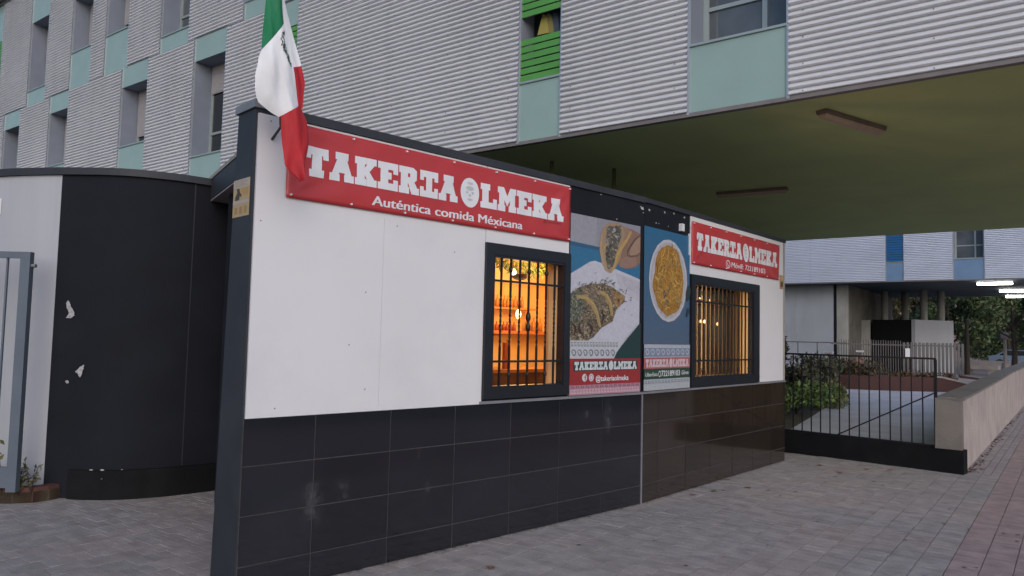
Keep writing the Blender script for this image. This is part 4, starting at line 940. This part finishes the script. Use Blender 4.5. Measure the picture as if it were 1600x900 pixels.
# torn paper remains on the dark wall
def wall_pt(x_target):
    best = min(sdk, key=lambda p: abs(p[0] - x_target)); i = sdk.index(best); t = (Vector(sdk[min(i + 1, len(sdk) - 1)]) - Vector(sdk[max(i - 1, 0)])).normalized(); return Vector(best), t
for (xt, z, pts) in ((-7.73, 1.79, ((-.05, .07), (-.02, .085), (.0, .05), (.045, -.03), (.05, -.06), (.01, -.085), (-.045, -.08), (-.01, -.05), (-.035, .02))), (-7.62, 1.20, ((-.045, .0), (.03, .06), (.045, .065), (.035, .01), (.01, -.06), (-.015, -.02))), (-7.72, 1.10, ((-.02, .01), (.01, .02), (.02, -.01), (-.005, -.02)))):
    a0 = Vector(wall_dark[0]); b0 = Vector(wall_dark[1]); t = (b0 - a0).normalized(); p = a0 + t * ((xt - a0.x) / t.x); 
    # nearest point of the curve
    bp, t = wall_pt(xt); n_ = Vector((t.y, -t.x)); p = bp + t * (xt - bp.x) / max(.3, t.x)
    rj = random.Random(int(z * 100)); rag = []
    for qa, qb in zip(pts, pts[1:] + pts[:1]):
        for k in range(4):
            f_ = k / 4; rag.append((qa[0] + (qb[0] - qa[0]) * f_ + rj.uniform(-.006, .006), qa[1] + (qb[1] - qa[1]) * f_ + rj.uniform(-.006, .006)))
    pts = rag
    c = MB(); c.face([((p + t * q[0] + n_ * .016).x - CO.x, (p + t * q[0] + n_ * .016).y - CO.y, z + q[1]) for q in pts]); c.build('paper_scrap', M['paper_chip'], cw, fix=False)
for (xt, z, r_) in ((-7.5, .283, .018), (-7.42, .283, .020), (-7.3, .284, .010), (-7.38, .2, .008)):
    bp, t = wall_pt(xt); n_ = Vector((t.y, -t.x)); p = bp + n_ * .05
    c = MB(); c.face([((p + t * (r_ * math.cos(k))).x - CO.x, (p + t * (r_ * math.cos(k))).y - CO.y, z + .35 * r_ * math.sin(k)) for k in (0, 1, 2, 3.1, 4, 5)]); c.build('paint_chip', M['paper_chip'], cw, fix=False)
# canopy over the entrance
can = empty('entrance_canopy', (-6.0, 4.0, 0)); tag(can, 'dark entrance lintel and canopy joining curved wall to kiosk', 'canopy')
lv = Vector((-4.62, 3.26)) - Vector((-7.14, 4.25)); ln = lv.normalized(); nn_ = Vector((-ln.y, ln.x))
q0, q1 = Vector((-7.14, 4.25)), Vector((-4.47, 3.20)); o_ = Vector((-6, 4))
P4 = [q0 - o_, q1 - o_, q1 + nn_ * .25 - o_, q0 + nn_ * .25 - o_]
MB().vprism(P4, 2.96, 3.165).build('lintel', M['dark_pillar'], can)
P4b = [q0 - o_ + nn_ * .005, q1 - o_ + nn_ * .005, q1 + nn_ * .245 - o_, q0 + nn_ * .245 - o_]
MB().vprism(P4b, 2.945, 2.959).build('soffit_board', M['beige'], can)
P4c = [q0 - o_ - nn_ * .01, q1 - o_ - nn_ * .01, q1 + nn_ * .26 - o_, q0 + nn_ * .26 - o_]
MB().vprism(P4c, 3.166, 3.20).build('flashing', M['stone'], can)
MB().vprism([tuple(q0 + nn_ * .27 - o_), tuple(q1 + nn_ * .27 - o_), (-4.35 + 6, 6.6 - 4), (-5.9 + 6, 8.4 - 4), (-7.1 + 6, 8.4 - 4)], 3.04, 3.16).build('slab', M['dark_wall'], can)  # unseen roof slab added to keep the passage dark
B('dark_backing', M['black_metal'], can, (-1.05, -.08, 3.2, 3.26, 0, 3.03))  # black sheet added as the dark end of the passage
# kerb and weeds
kerb = empty('kerb', (-8.2, 2.9, 0)); tag(kerb, 'low red brick kerb at the foot of the white wall', 'kerb')
kpth = [(-9.4, 2.33), (-8.5, 2.52), (-7.95, 2.72), (-7.70, 2.98), (-7.72, 3.22)]
ks = smoothpath(kpth, 2)
for i in range(len(ks) - 1):
    a_, b_ = Vector(ks[i]), Vector(ks[i + 1]); t = (b_ - a_); L = t.length; t.normalize(); n_ = Vector((-t.y, t.x)); e = .003
    pol = [a_ + t * e, b_ - t * e, b_ - t * e + n_ * .11, a_ + t * e + n_ * .11]; h = .135 + random.uniform(-.006, .006)
    MB().vprism([(p.x + 8.2, p.y - 2.9) for p in pol], 0, h).build('brick', M['kerb_red'], kerb)
ep_ = [(p[0], p[1]) for p in ks] + [(p[0], p[1]) for p in reversed(sw) if p[0] > -9.5]
tag(MB().vprism(ep_, .0, .10).build('planting_bed', M['earth']), kind='structure')
def leaf_cloud(mb, c, rx, ry, rz_, n, sz, cols, rg, up=.3, fill=.55):
    for i in range(n):
        while True:
            v = Vector((rg.uniform(-1, 1), rg.uniform(-1, 1), rg.uniform(-1, 1)))
            if v.length < 1: break
        if v.length < fill and rg.random() < .6: v = v.normalized() * rg.uniform(fill, 1)
        p = Vector((c[0] + v.x * rx, c[1] + v.y * ry, c[2] + v.z * rz_))
        a_ = Vector((rg.gauss(0, 1), rg.gauss(0, 1), rg.gauss(up, 1))).normalized(); b_ = a_.cross(Vector((rg.gauss(0, 1), rg.gauss(0, 1), rg.gauss(0, 1)))).normalized()
        s = sz * rg.uniform(.6, 1.4); col = shade(rg.choice(cols), rg.uniform(.7, 1.35))
        mb.face((p - a_ * s, p + b_ * s * .45, p + a_ * s, p - b_ * s * .45), col)
def weed(x, y, z, h, n, lab, seed, cols):
    rg = random.Random(seed); r_ = empty('weed', (x, y, z)); tag(r_, lab, 'plant'); st = MB(); lf = MB()
    for i in range(n):
        a_ = rg.uniform(0, 6.28); hh = h * rg.uniform(.5, 1); dx = math.cos(a_) * hh * .25; dy = math.sin(a_) * hh * .25
        pts = [(0, 0, 0), (dx * .4, dy * .4, hh * .5), (dx, dy, hh)]; st.tube(pts, [.004, .003, .0015], 5)
        for k in range(9):
            t = rg.uniform(.25, 1); leaf_cloud(lf, (dx * t, dy * t, hh * t), .03, .03, .02, 1, .030, cols, rg)
    st.build('stem', M['bark'], r_); lf.build('foliage', M['leaf'], r_, fix=False)
weed(-7.86, 2.78, .09, .55, 4, 'tall thin weed in front of the blue-grey gate', 3, [(.075, .08, .035), (.09, .09, .04)])
weed(-7.70, 2.96, .09, .42, 4, 'yellowish weed beside the gate post foot', 4, [(.11, .10, .05), (.08, .08, .04)])
weed(-7.76, 2.88, .09, .22, 9, 'low bushy weed at the base of the gate post', 5, [(.07, .08, .035), (.10, .09, .05)])
# blue-grey gate leaf standing open in front of the white wall
gd = Vector((.8, .6)); ga = math.atan2(.6, .8)
gt = empty('steel_gate', (-7.735, 2.825, 0), ga); tag(gt, 'blue-grey steel gate leaf at the left edge of the picture', 'gate')
B('post', M['gate_blue'], gt, (-.045, .045, -.03, .03, .12, 2.245)); B('top_rail', M['gate_blue'], gt, (-1.6, .045, -.03, .03, 2.246, 2.305)); B('bottom_rail', M['gate_blue'], gt, (-1.6, -.046, -.024, .024, .155, .34))
for i in range(11): B('bar', M['gate_blue'], gt, (-.185 - i * .135, -.170 - i * .135, -.010, .010, .341, 2.2455))
B('post', M['gate_blue'], gt, (-1.69, -1.601, -.03, .03, .12, 2.305)); MB().tube([(.046, 0, 2.18), (.085, 0, 2.18)], .018, 8).build('hinge', M['metal_grey'], gt)
hn = MB().box(-.12, 0, -.004, 0, 0, .16); o = hn.build('house_number_plate', M['white_print'], None, (-8.50, 2.845, 2.72), ga, fix=False); tag(o, 'small white plate on the white wall at the left edge', 'plate')

# ------------------------------------------------------------------ right: garden gate, low wall, path
ga0 = Vector((-4.35, 11.68)); ga1 = Vector((-1.155, 11.23)); gv = (ga1 - ga0); gang = math.atan2(gv.y, gv.x); GLn = gv.length
gg = empty('garden_gate', (ga0.x, ga0.y, 0), gang); tag(gg, 'black barred gate with diagonal brace beyond the kiosk', 'gate')
XG = GLn - .345                                        # right stile position
def gx(px): return px
B('top_rail', M['black_metal'], gg, (0, XG + .02, .05, .075, 1.452, 1.477)); B('right_stile', M['black_metal'], gg, (XG - .005, XG + .03, .045, .08, .312, 1.4515))
B('bottom_rail', M['black_metal'], gg, (0, XG - .006, .05, .075, .312, .335))
nb = 21
for i in range(nb):
    x = XG - .145 - i * .1365
    if x < .03: break
    B('bar', M['black_metal'], gg, (x - .007, x + .007, .056, .070, .336, 1.4515))
MB().tube([(XG - 1.26, .048, .335), (XG - .004, .048, 1.01)], .009, 8).build('brace', M['black_metal'], gg)
B('latch', M['black_metal'], gg, (XG + .031, XG + .09, .05, .07, .86, .90))
gp = B('gate_plinth', M['plinth_black'], None, (0, GLn - .002, -.005, .18, 0, .305), loc=(ga0.x, ga0.y, 0), rz=gang); tag(gp, 'low black painted plinth under the garden gate', 'plinth')
# low wall along the street
lw = empty('low_wall', (-1.17, 11.24, 0)); tag(lw, 'low pinkish concrete wall running along the street pavement', 'wall')
wl = MB(); hs_ = [(0, .93), (3, .95), (6, .985), (10, 1.04), (24, 1.1)]
for (a_, h0), (b_, h1) in zip(hs_, hs_[1:]):
    b = len(wl.v); wl.v += [(-.30, a_, 0), (0, a_, 0), (.012 * 0, b_, 0), (-.30, b_, 0), (-.30, a_, h0), (0, a_, h0), (0, b_, h1), (-.30, b_, h1)]
    for q in ((0, 1, 5, 4), (1, 2, 6, 5), (3, 0, 4, 7), (2, 3, 7, 6), (4, 5, 6, 7)): wl.f.append(tuple(b + i for i in q)); wl.c.append(None); wl.mi.append(0)
wl.v = [(v[0] + .017 * v[1] * 0, v[1] + .165, v[2]) for v in wl.v]
wl.build('wall_body', M['pink_render'], lw, fix=True)
B('inner_face', mat('ochre render', (.80, .52, .26), .85, 0, .12, 2), lw, (-.312, -.3015, .17, 20.0, .0, .92))
pr = MB(); pr.v = [(-.305, 0, .306), (0.002, 0, .306), (0.002, .164, 0.306), (-.305, .164, .306), (-.30, .006, .955), (0, .006, .925), (0, .164, .93), (-.30, .164, .96)]; pr.f = [(0, 1, 5, 4), (1, 2, 6, 5), (3, 0, 4, 7), (2, 3, 7, 6), (4, 5, 6, 7), (0, 3, 2, 1)]; pr.c = [None] * 6; pr.mi = [0] * 6
pr.build('end_face', M['concrete'], lw)
cpm = MB()
for (a_, h0), (b_, h1) in zip(hs_, hs_[1:]):
    b = len(cpm.v); cpm.v += [(-.315, a_ + .165, h0 + .002), (.012, a_ + .165, h0 + .002), (.012, b_ + .165, h1 + .002), (-.315, b_ + .165, h1 + .002), (-.315, a_ + .165, h0 + .035), (.012, a_ + .165, h0 + .035), (.012, b_ + .165, h1 + .035), (-.315, b_ + .165, h1 + .035)]
    for q in ((0, 1, 5, 4), (1, 2, 6, 5), (3, 0, 4, 7), (2, 3, 7, 6), (4, 5, 6, 7)): cpm.f.append(tuple(b + i for i in q)); cpm.c.append(None); cpm.mi.append(0)
cpm.build('coping', M['concrete'], lw)
# grounds behind the gate
gr = MB(); gr.quad((-14, 11.9, -.008), (-1.48, 11.45, -.008), (-1.48, 34, -.008), (-14, 34, -.008)); tag(gr.build('garden_soil', M['earth'], fix=False), kind='structure')
pth = MB(); pth.face([(-4.4, 11.85, .0), (-1.475, 11.45, .0), (-1.475, 35.2, .0), (-3.2, 34.0, 0), (-4.3, 31.0, .0), (-6.6, 29.7, .0), (-6.4, 27.5, 0), (-5.35, 22, 0), (-4.7, 17.5, .0), (-4.3, 14.5, .0)]); tag(pth.build('concrete_path', M['path'], fix=False), kind='structure')
far = MB(); far.quad((-40, 34.1, -.006), (-1.48, 35.5, -.006), (-1.48, 140, -.006), (-40, 140, -.006)); tag(far.build('courtyard_paving', mat('courtyard', (.27, .22, .22), .9, 0, .15, 1), fix=False), kind='structure')
rd = MB(); rd.quad((3.6, -30, -.004), (13, -30, -.004), (13, 200, -.004), (3.6, 200, -.004)); tag(rd.build('road', M['asphalt'], fix=False), kind='structure')

def bush(name, lab, pos, r3, n, sz, cols, seed, lift=.0):
    rg = random.Random(seed); r_ = empty(name, pos); tag(r_, lab, 'bush'); mb = MB()
    for k in range(9):
        c = (rg.uniform(-.55, .55) * r3[0], rg.uniform(-.55, .55) * r3[1], r3[2] * rg.uniform(.3, .75) + lift); s = rg.uniform(.4, .7)
        leaf_cloud(mb, c, r3[0] * s, r3[1] * s, r3[2] * s * .55, n // 9, sz, cols, rg)
    st = MB()
    for k in range(7):
        a_ = rg.uniform(0, 6.28); st.tube([(0, 0, 0), (math.cos(a_) * r3[0] * .3, math.sin(a_) * r3[1] * .3, r3[2] * .5), (math.cos(a_) * r3[0] * .6, math.sin(a_) * r3[1] * .6, r3[2] * .85)], [.02, .012, .005], 5)
    st.build('stems', M['bark'], r_); mb.build('foliage', M['leaf'], r_, fix=False)
bush('leafy_bush', 'bright green leafy bush right behind the black garden gate', (-5.15, 17.9, 0), (.75, 1.3, .75), 2600, .055, [(.11, .18, .055), (.15, .21, .06), (.07, .12, .04)], 21)
bush('leafy_bush', 'low yellow-green bush beside the concrete path', (-5.35, 20.6, 0), (.7, 1.4, .62), 2200, .06, [(.16, .18, .07), (.11, .15, .05), (.19, .18, .08)], 22)
bush('dark_shrub', 'dark brownish shrub in front of the pale grey wall', (-6.9, 25.2, 0), (1.1, 1.5, 1.25), 2800, .075, [(.09, .09, .055), (.12, .10, .06), (.08, .10, .05)], 23)
bush('slim_shrub', 'tall slim green shrub beside the kiosk corner', (-7.75, 24.5, 0), (.45, .45, 2.05), 1500, .075, [(.05, .06, .03), (.06, .075, .03)], 24)
bush('brown_shrub', 'low autumn-coloured shrub above the brown planter wall', (-6.9, 30.5, 0), (1.5, .6, 1.0), 1500, .08, [(.10, .07, .04), (.08, .075, .04), (.13, .08, .045)], 25, .1)
bush('flower_row', 'row of orange-brown plants along the planter wall top', (-4.6, 31.1, .3), (1.3, .3, .42), 900, .055, [(.16, .09, .04), (.10, .08, .04), (.2, .1, .05)], 26)
# brown planter wall with sloping pale coping
pw = empty('planter_wall', (-5, 30, 0)); tag(pw, 'brown planter wall curving across the end of the path', 'wall')
pth_ = smoothpath([(-7.4, 29.0), (-6.2, 29.1), (-5.1, 29.6), (-4.0, 30.4), (-3.2, 30.95), (-2.5, 31.45), (-1.52, 32.1)], 4); hh = []
for p in pth_:
    x = p[0]; hh.append(.50 if x < -3.9 else max(.13, .52 - (x + 3.9) * .26))
pmb = MB(); cmb = MB()
for i in range(len(pth_) - 1):
    a_, b_ = Vector(pth_[i]), Vector(pth_[i + 1]); t = (b_ - a_).normalized(); n_ = Vector((-t.y, t.x)); o5 = Vector((-5, 30))
    for mb_, dd0, dd1, zb0, zb1, zt0, zt1 in ((pmb, 0, .22, 0, 0, hh[i], hh[i + 1]), (cmb, -.02, .24, hh[i] + .002, hh[i + 1] + .002, hh[i] + .065, hh[i + 1] + .065)):
        if mb_ is cmb and a_.x < -4.2: continue
        q = [a_ + n_ * dd0 - o5, b_ + n_ * dd0 - o5, b_ + n_ * dd1 - o5, a_ + n_ * dd1 - o5]; b = len(mb_.v)
        mb_.v += [(q[0].x, q[0].y, zb0), (q[1].x, q[1].y, zb1), (q[2].x, q[2].y, zb1), (q[3].x, q[3].y, zb0), (q[0].x, q[0].y, zt0), (q[1].x, q[1].y, zt1), (q[2].x, q[2].y, zt1), (q[3].x, q[3].y, zt0)]
        for f_ in ((4, 5, 6, 7), (0, 1, 5, 4), (2, 3, 7, 6)): mb_.f.append(tuple(b + k for k in f_)); mb_.c.append(None); mb_.mi.append(0)
pmb.build('wall_body', M['corten'], pw); cmb.build('coping', M['stone'], pw)
fill_ = MB(); fill_.vprism([(-7.4, 29.3), (-6.2, 29.4), (-5.1, 29.9), (-4.0, 30.7), (-4.4, 33.8), (-7.4, 33.8)], 0, .40); tag(fill_.build('planter_soil', M['earth']), kind='structure')
rmp = MB(); rmp.face([(-3.9, 31.0, .42), (-1.5, 32.6, .10), (-1.5, 36.5, .25), (-4.2, 36.5, .45)]); tag(rmp.build('ramp', M['stone'], fix=False), kind='structure')
rw = MB().prism([(-3.6, .36), (-1.55, .14), (-1.55, .27), (-3.6, .50)], 34.0, 34.15).build('ramp_edge', M['corten']); tag(rw, 'dark sloping ramp edge behind the pale coping', 'ramp edge')

# ------------------------------------------------------------------ blue building
PALB = dict(sheet=M['sheet_far'], panel=M['blue_panel'], louvre=M['blue_louvre'], soffit=M['blue_soffit'], gap=False)
bb1 = [(-18.2, -17.0, 5.29, 7.38, 'win', .4), (-6.55, -5.83, 5.24, 7.38, 'louvre', 0), (-3.98, -2.86, 5.28, 7.38, 'curtain', 0), (-13.6, -12.9, 5.27, 7.38, 'louvre', 0)]
b_far = building('blue_building', 36.0, 'pale block with blue panels and louvres seen under the green ceiling', PALB, bb1, [(-8.2, -7.0, 8.3, 10.3, 'win', .5), (-15.5, -14.3, 8.8, 10.3, 'win', .3)], -26, -.9, 12.0, 2)
for (x, y) in ((-7.73, 6.14), (-7.0, 7.4), (-5.88, 5.6), (-5.29, 6.8)): MB().tube([(x, y, 0), (x, y, 4.36)], .165, 14).build('column', M['column'], b_far, smooth=True)
B('ground_floor_wall', M['grey_wall'], b_far, (-26, -8.92, .8, 1.0, 0, 4.358)); B('corner_post', M['black_metal'], b_far, (-8.915, -8.80, .82, 1.2, 0, 4.357))
B('pier', M['column'], b_far, (-8.79, -8.36, .85, 1.25, 0, 4.356)); B('passage_wall', M['conc_dark'], b_far, (-8.62, -8.36, 1.26, 11.8, 0, 4.355))
B('inner_pier', M['column'], b_far, (-8.35, -8.0, 3.8, 4.1, 0, 2.8))
lodge = empty('porter_lodge', (-6.3, 41, 0)); tag(lodge, 'flat-topped black and white porter lodge behind the grey fence', 'lodge')
B('dark_front', M['black_board'], lodge, (-1.75, 0, -.2, 2.5, 0, 2.86)); B('white_front', M['grey_wall'], lodge, (.002, .16, -.24, 2.5, 0, 2.88))
lw_ = MB().vprism([(.16, -.2), (1.55, 1.75), (1.4, 1.9), (.165, .1)], 0, 2.87).build('white_side', M['white_wall'], lodge)
def strip_tube(p, rz, L, lab):
    r_ = empty('fluorescent_lamp', p, rz); tag(r_, lab, 'lamp'); B('housing', M['trim'], r_, (-L / 2, L / 2, -.07, .07, -.03, .0)); MB().tube([(-L / 2, 0, -.085), (L / 2, 0, -.085)], .05, 10).build('tube', M['tube_lit'], r_)
strip_tube((-2.60, 37.0, 4.359), R(0), 1.25, 'lit white strip lamp nearest on the blue ceiling')
strip_tube((-2.27, 42.1, 4.359), R(0), 1.0, 'lit white strip lamp in the middle of the blue ceiling')
strip_tube((-2.05, 46.8, 4.359), R(0), 1.5, 'lit white strip lamp farthest on the blue ceiling')
# picket fence
fn = empty('picket_fence', (-7.55, 31.95, 0)); fa = math.atan2(34.85 - 31.95, -3.55 + 7.55); fn.rotation_euler.z = fa; tag(fn, 'grey metal picket fence before the porter lodge', 'fence')
FL = math.hypot(4.0, 2.9)
B('top_rail', M['fence_grey'], fn, (-.3, FL, .02, .05, 1.60, 1.65)); B('bottom_rail', M['fence_grey'], fn, (-.3, FL, .02, .05, .50, .55))
pkw = B('picket', M['fence_grey'], fn, (0, .028, 0, .018, .30, 1.80)); pkb = MB().box(0, .095, 0, .018, .36, 1.74).mesh('picket', M['fence_grey'], fix=False)
x = .1
while x < FL:
    if x < 2.55: o = put('picket', pkw.data, fn, (x, 0, random.uniform(-.015, .015))); x += .098
    else: o = put('picket', pkb, fn, (x, 0, random.uniform(-.01, .01))); x += .155
ns = B('notice', M['white_print'], None, (0, .19, -.01, 0, 1.13, 1.50), loc=(-5.40, 33.42, 0), rz=fa); tag(ns, 'white notice hanging on the grey picket fence', 'notice')
mb_ = empty('intercom_post', (-6.75, 31.9, 0)); tag(mb_, 'small post with white cap and pink sign before the fence', 'post'); MB().tube([(0, 0, 0), (0, 0, 1.30)], .03, 8).build('post', M['fence_grey'], mb_); B('cap', M['white_print'], mb_, (-.13, .13, -.08, .08, 1.31, 1.38)); B('sign', mat('pink sign', (.45, .25, .22), .6), mb_, (-.12, .14, -.05, -.03, .88, 1.12))
wb = B('white_cabinet', M['white_wall'], None, (-.14, .14, -.1, .1, 0, 1.25), (-.17, .17, -.13, .13, 1.252, 1.31), loc=(-7.85, 31.6, 0)); tag(wb, 'narrow white cabinet rising above the shrubs by the fence', 'cabinet')
sf = empty('side_fence', (-10.6, 33.5, 0)); tag(sf, 'thin grey railing in front of the pale grey wall', 'railing'); B('rail', M['fence_grey'], sf, (-1.5, 3.0, 0, .03, 1.64, 1.675))
for i in range(6): B('post', M['fence_grey'], sf, (-1.4 + i * .8, -1.37 + i * .8, 0, .03, 0, 1.639))
# far things at the right
pk = empty('pink_building', (-14, 82, 0)); tag(pk, 'distant pink brick building glimpsed between the columns', 'building'); B('wall', M['pinkbrick'], pk, (-6, 4.5, 0, 8, 0, 5.6)); B('cornice', M['stone'], pk, (-6.1, 4.6, -.1, 8, 5.601, 5.9))
for i in range(4): B('window', M['pane_dark'], pk, (-4.6 + i * 2.2, -3.6 + i * 2.2, -.03, .02, 2.2, 3.8))
hz = MB().box(-70, 40, 125, 135, 0, 16); tag(hz.build('distant_block', mat('distant dark block', (.035, .04, .045), .9), fix=False), 'dark distant housing block behind the trees', 'building')
def tree(name, lab, pos, H, cr, seed, cols, n=3600, sz=.20):
    rg = random.Random(seed); r_ = empty(name, pos); tag(r_, lab, 'tree', None); tk = MB()
    tk.tube([(0, 0, 0), (.05, .03, H * .22), (-.06, .04, H * .45), (.0, 0, H * .8)], [.20, .15, .11, .04], 9); mb = MB()
    for k in range(9):
        a_ = k * 2.4 + rg.random(); z0 = H * rg.uniform(.25, .6); rr = cr * rg.uniform(.5, .95); e = (math.cos(a_) * rr, math.sin(a_) * rr, min(H * .95, z0 + H * rg.uniform(.1, .35)))
        tk.tube([(0, 0, z0), (e[0] * .5, e[1] * .5, (z0 + e[2]) / 2 + .1), e], [.07, .045, .015], 6)
        for q in range(3):
            c = (e[0] * rg.uniform(.55, 1.1), e[1] * rg.uniform(.55, 1.1), e[2] + rg.uniform(-.9, .7)); s = cr * rg.uniform(.22, .42); k_ = rg.uniform(.55, 1.3)
            leaf_cloud(mb, c, s, s, s * .75, n // 27, sz, [shade(cc, k_) for cc in cols], rg)
    tk.build('trunk', M['bark'], r_); mb.build('crown', M['leaf'], r_, fix=False)
dk = [(.085, .14, .05), (.115, .165, .065), (.055, .095, .04), (.17, .19, .08)]
tree('broadleaf_tree', 'dark leafy tree right of the columns under the blue ceiling', (-6.4, 55, 0), 6.6, 2.9, 41, dk, 9000, .125)
tree('broadleaf_tree', 'dark green tree behind the lit strip lamps', (-3.2, 60, 0), 7.2, 3.2, 42, dk, 9000, .135)
tree('broadleaf_tree', 'dense dark tree at the right edge of the picture', (.2, 64, 0), 7.0, 3.3, 43, dk, 9000, .135)
tree('broadleaf_tree', 'yellowing tree seen between the grey columns', (-9.6, 62, 0), 6.2, 2.3, 44, [(.14, .11, .04), (.07, .07, .03), (.10, .09, .035)], 3000, .18)
tree('broadleaf_tree', 'farthest tree showing low between bollard and wall', (-4.6, 78, 0), 7.5, 3.6, 45, dk, 8000, .16)
for i, (x, y) in enumerate(((9.5, 24), (10, 38), (8.5, 52))): tree('street_tree', ['street tree across the road mirrored in the tinted window', 'second street tree across the road from the low wall', 'third street tree across the road by the blue building'][i], (x, y, 0), 8, 3.4, 50 + i, dk, 3000, .24)
hd_ = MB(); leaf_cloud(hd_, (0, 0, 1.9), 8.0, 1.4, 2.3, 9000, .17, dk, random.Random(9)); tag(hd_.build('hedge', M['leaf'], None, (-1.5, 84, 0), fix=False), 'dark hedge mass behind the lamp bollard', 'hedge')
car = empty('parked_car', (-3.6, 74, 0), R(5)); tag(car, 'pale blue car parked far behind the trees', 'car')
cbm = mat('pale blue car paint', (.20, .28, .38), .3, .2, coat=.5)
MB().prism([(-2.1, .35), (2.1, .35), (2.15, .8), (1.5, .95), (.9, 1.42), (-.9, 1.45), (-1.6, .98), (-2.12, .9)], -.85, .85).build('body', cbm, car)
MB().prism([(-1.4, .98), (1.35, .98), (.85, 1.36), (-.85, 1.39)], -.858, .858).build('side_windows', M['pane_dark'], car)
for sx in (-1.35, 1.35):
    for sy in (-.78, .78): MB().tube([(sx, sy - .1, .33), (sx, sy + .1, .33)], .33, 16).build('wheel', M['black_metal'], car)
bd = empty('lamp_bollard', (-4.1, 66.5, 0)); tag(bd, 'stone-coloured lamp bollard beside the far pavement', 'bollard'); MB().tube([(0, 0, 0), (0, 0, .5), (0, 0, .55), (0, 0, 2.2)], [.26, .22, .13, .11], 10).build('post', M['stone'], bd); MB().tube([(0, 0, 2.201), (0, 0, 2.3), (0, 0, 2.65), (0, 0, 2.75)], [.12, .24, .26, .10], 12).build('head', M['stone'], bd)
bk = B('concrete_bench', M['stone'], None, (-1.0, .9, -.35, .35, .32, .55), (-.9, -.5, -.3, .3, 0, .319), (.4, .8, -.3, .3, 0, .319), loc=(-4.35, 51.5, 0), rz=R(-5)); tag(bk, 'pale concrete block bench behind the ramp', 'bench')
tkk = tree
wp = empty('bare_post', (-5.0, 51, 0)); tag(wp, 'thin dark trunk-like post at the fence end', 'post'); MB().tube([(0, 0, 0), (0, 0, 3.2)], [.16, .10], 8).build('shaft', M['bark'], wp)
dw = B('back_wall', M['pink_render'], None, (-9, 3, 0, .2, 0, .55), loc=(-1.5, 70, 0)); tag(dw, 'low pink wall at the far end of the street', 'wall')

# ------------------------------------------------------------------ dry leaves on the paving
rg = random.Random(77)
lfm = []
for k in range(3):
    mb = MB(); n = 8; pts = []
    for i in range(n):
        t = i / n * 2 * math.pi; r_ = .035 * (1 + .25 * math.cos(3 * t + k)) * (1 if i % 2 else .75); pts.append((1.3 * r_ * math.cos(t), r_ * math.sin(t), .006 + .010 * rg.random()))
    for i in range(n): mb.face([(0, 0, .004), pts[i], pts[(i + 1) % n]])
    lfm.append(mb.mesh('dry_leaf', M['dryleaf'], fix=False))
spots = [(-3.25, 7.6, 'against the tiles below the second window'), (-3.16, 7.95, 'just right of the one by the tiles'), (-3.30, 8.7, 'near the kiosk wall halfway along'), (-2.95, 8.4, 'alone on the paving off the kiosk wall'), (-2.75, 10.6, 'in front of the gate plinth on the left'), (-2.2, 10.75, 'in front of the gate plinth in the middle'), (-1.95, 10.9, 'closest to the gate plinth'), (-2.4, 10.2, 'darkest before the garden gate'), (-3.32, 4.25, 'at the bottom edge near the tiles'), (-1.02, 11.9, 'at the foot of the low wall corner')]
for (x, y, t) in spots:
    o = put('dry_leaf', rg.choice(lfm), None, (x, y, .002), rg.uniform(0, 6)); o.scale = (1, 1, 1); tag(o, 'curled dry leaf ' + t, 'leaf', 'dry leaves on the paving')
lt_ = MB(); 
for i in range(160):
    y = 11.5 + rg.random() ** 1.5 * 12; x = -1.15 + abs(rg.gauss(0, .05)); c = Vector((x, y, .006)); a_ = rg.uniform(0, 6.28); e = Vector((math.cos(a_), math.sin(a_), rg.uniform(0, .6))) * .03; f_ = Vector((-math.sin(a_), math.cos(a_), .2)) * .015; k = rg.uniform(.6, 1.3)
    lt_.quad(c - e, c + f_, c + e, c - f_, (.12 * k, .065 * k, .045 * k))
tag(lt_.build('leaf_litter', M['leaf'], fix=False), 'line of brown leaf litter along the foot of the low wall', 'leaf litter', kind='stuff')

# grit gathered along the foot of the kiosk and spots of old gum on the paving
gk = MB(); rg = random.Random(31)
for i in range(900):
    t = rg.uniform(-4.1, 3.8); dd = -.006 - abs(rg.gauss(0, .022)); p = (kp(t, dd, .0035) if t < 0 else kp2(t, dd, .0035)); a_ = rg.uniform(0, 6.28); r_ = rg.uniform(.002, .009); k = rg.uniform(.5, 1.5)
    gk.face([(p.x + r_ * math.cos(a_ + q) * rg.uniform(.6, 1.2), p.y + r_ * math.sin(a_ + q), p.z + rg.uniform(0, .004)) for q in (0, 1.5, 3.1, 4.6)], (.10 * k, .08 * k, .065 * k))
tag(gk.build('grit', M['leaf'], fix=False), 'fine brown grit gathered along the foot of the tiled base', 'grit', kind='stuff')
gs = MB()
for i in range(70):
    x = rg.uniform(-3.2, -.2); y = rg.uniform(4.2, 11); r_ = rg.uniform(.010, .022); k = rg.uniform(.4, 1.0) if rg.random() < .75 else 2.2
    gs.face([(x + r_ * math.cos(q * .9) * rg.uniform(.8, 1.1), y + r_ * math.sin(q * .9), .0042) for q in range(7)], (.13 * k, .12 * k, .12 * k))
tag(gs.build('gum_spots', M['leaf'], fix=False), 'small dark gum spots scattered on the grey paving', 'gum spots', kind='stuff')
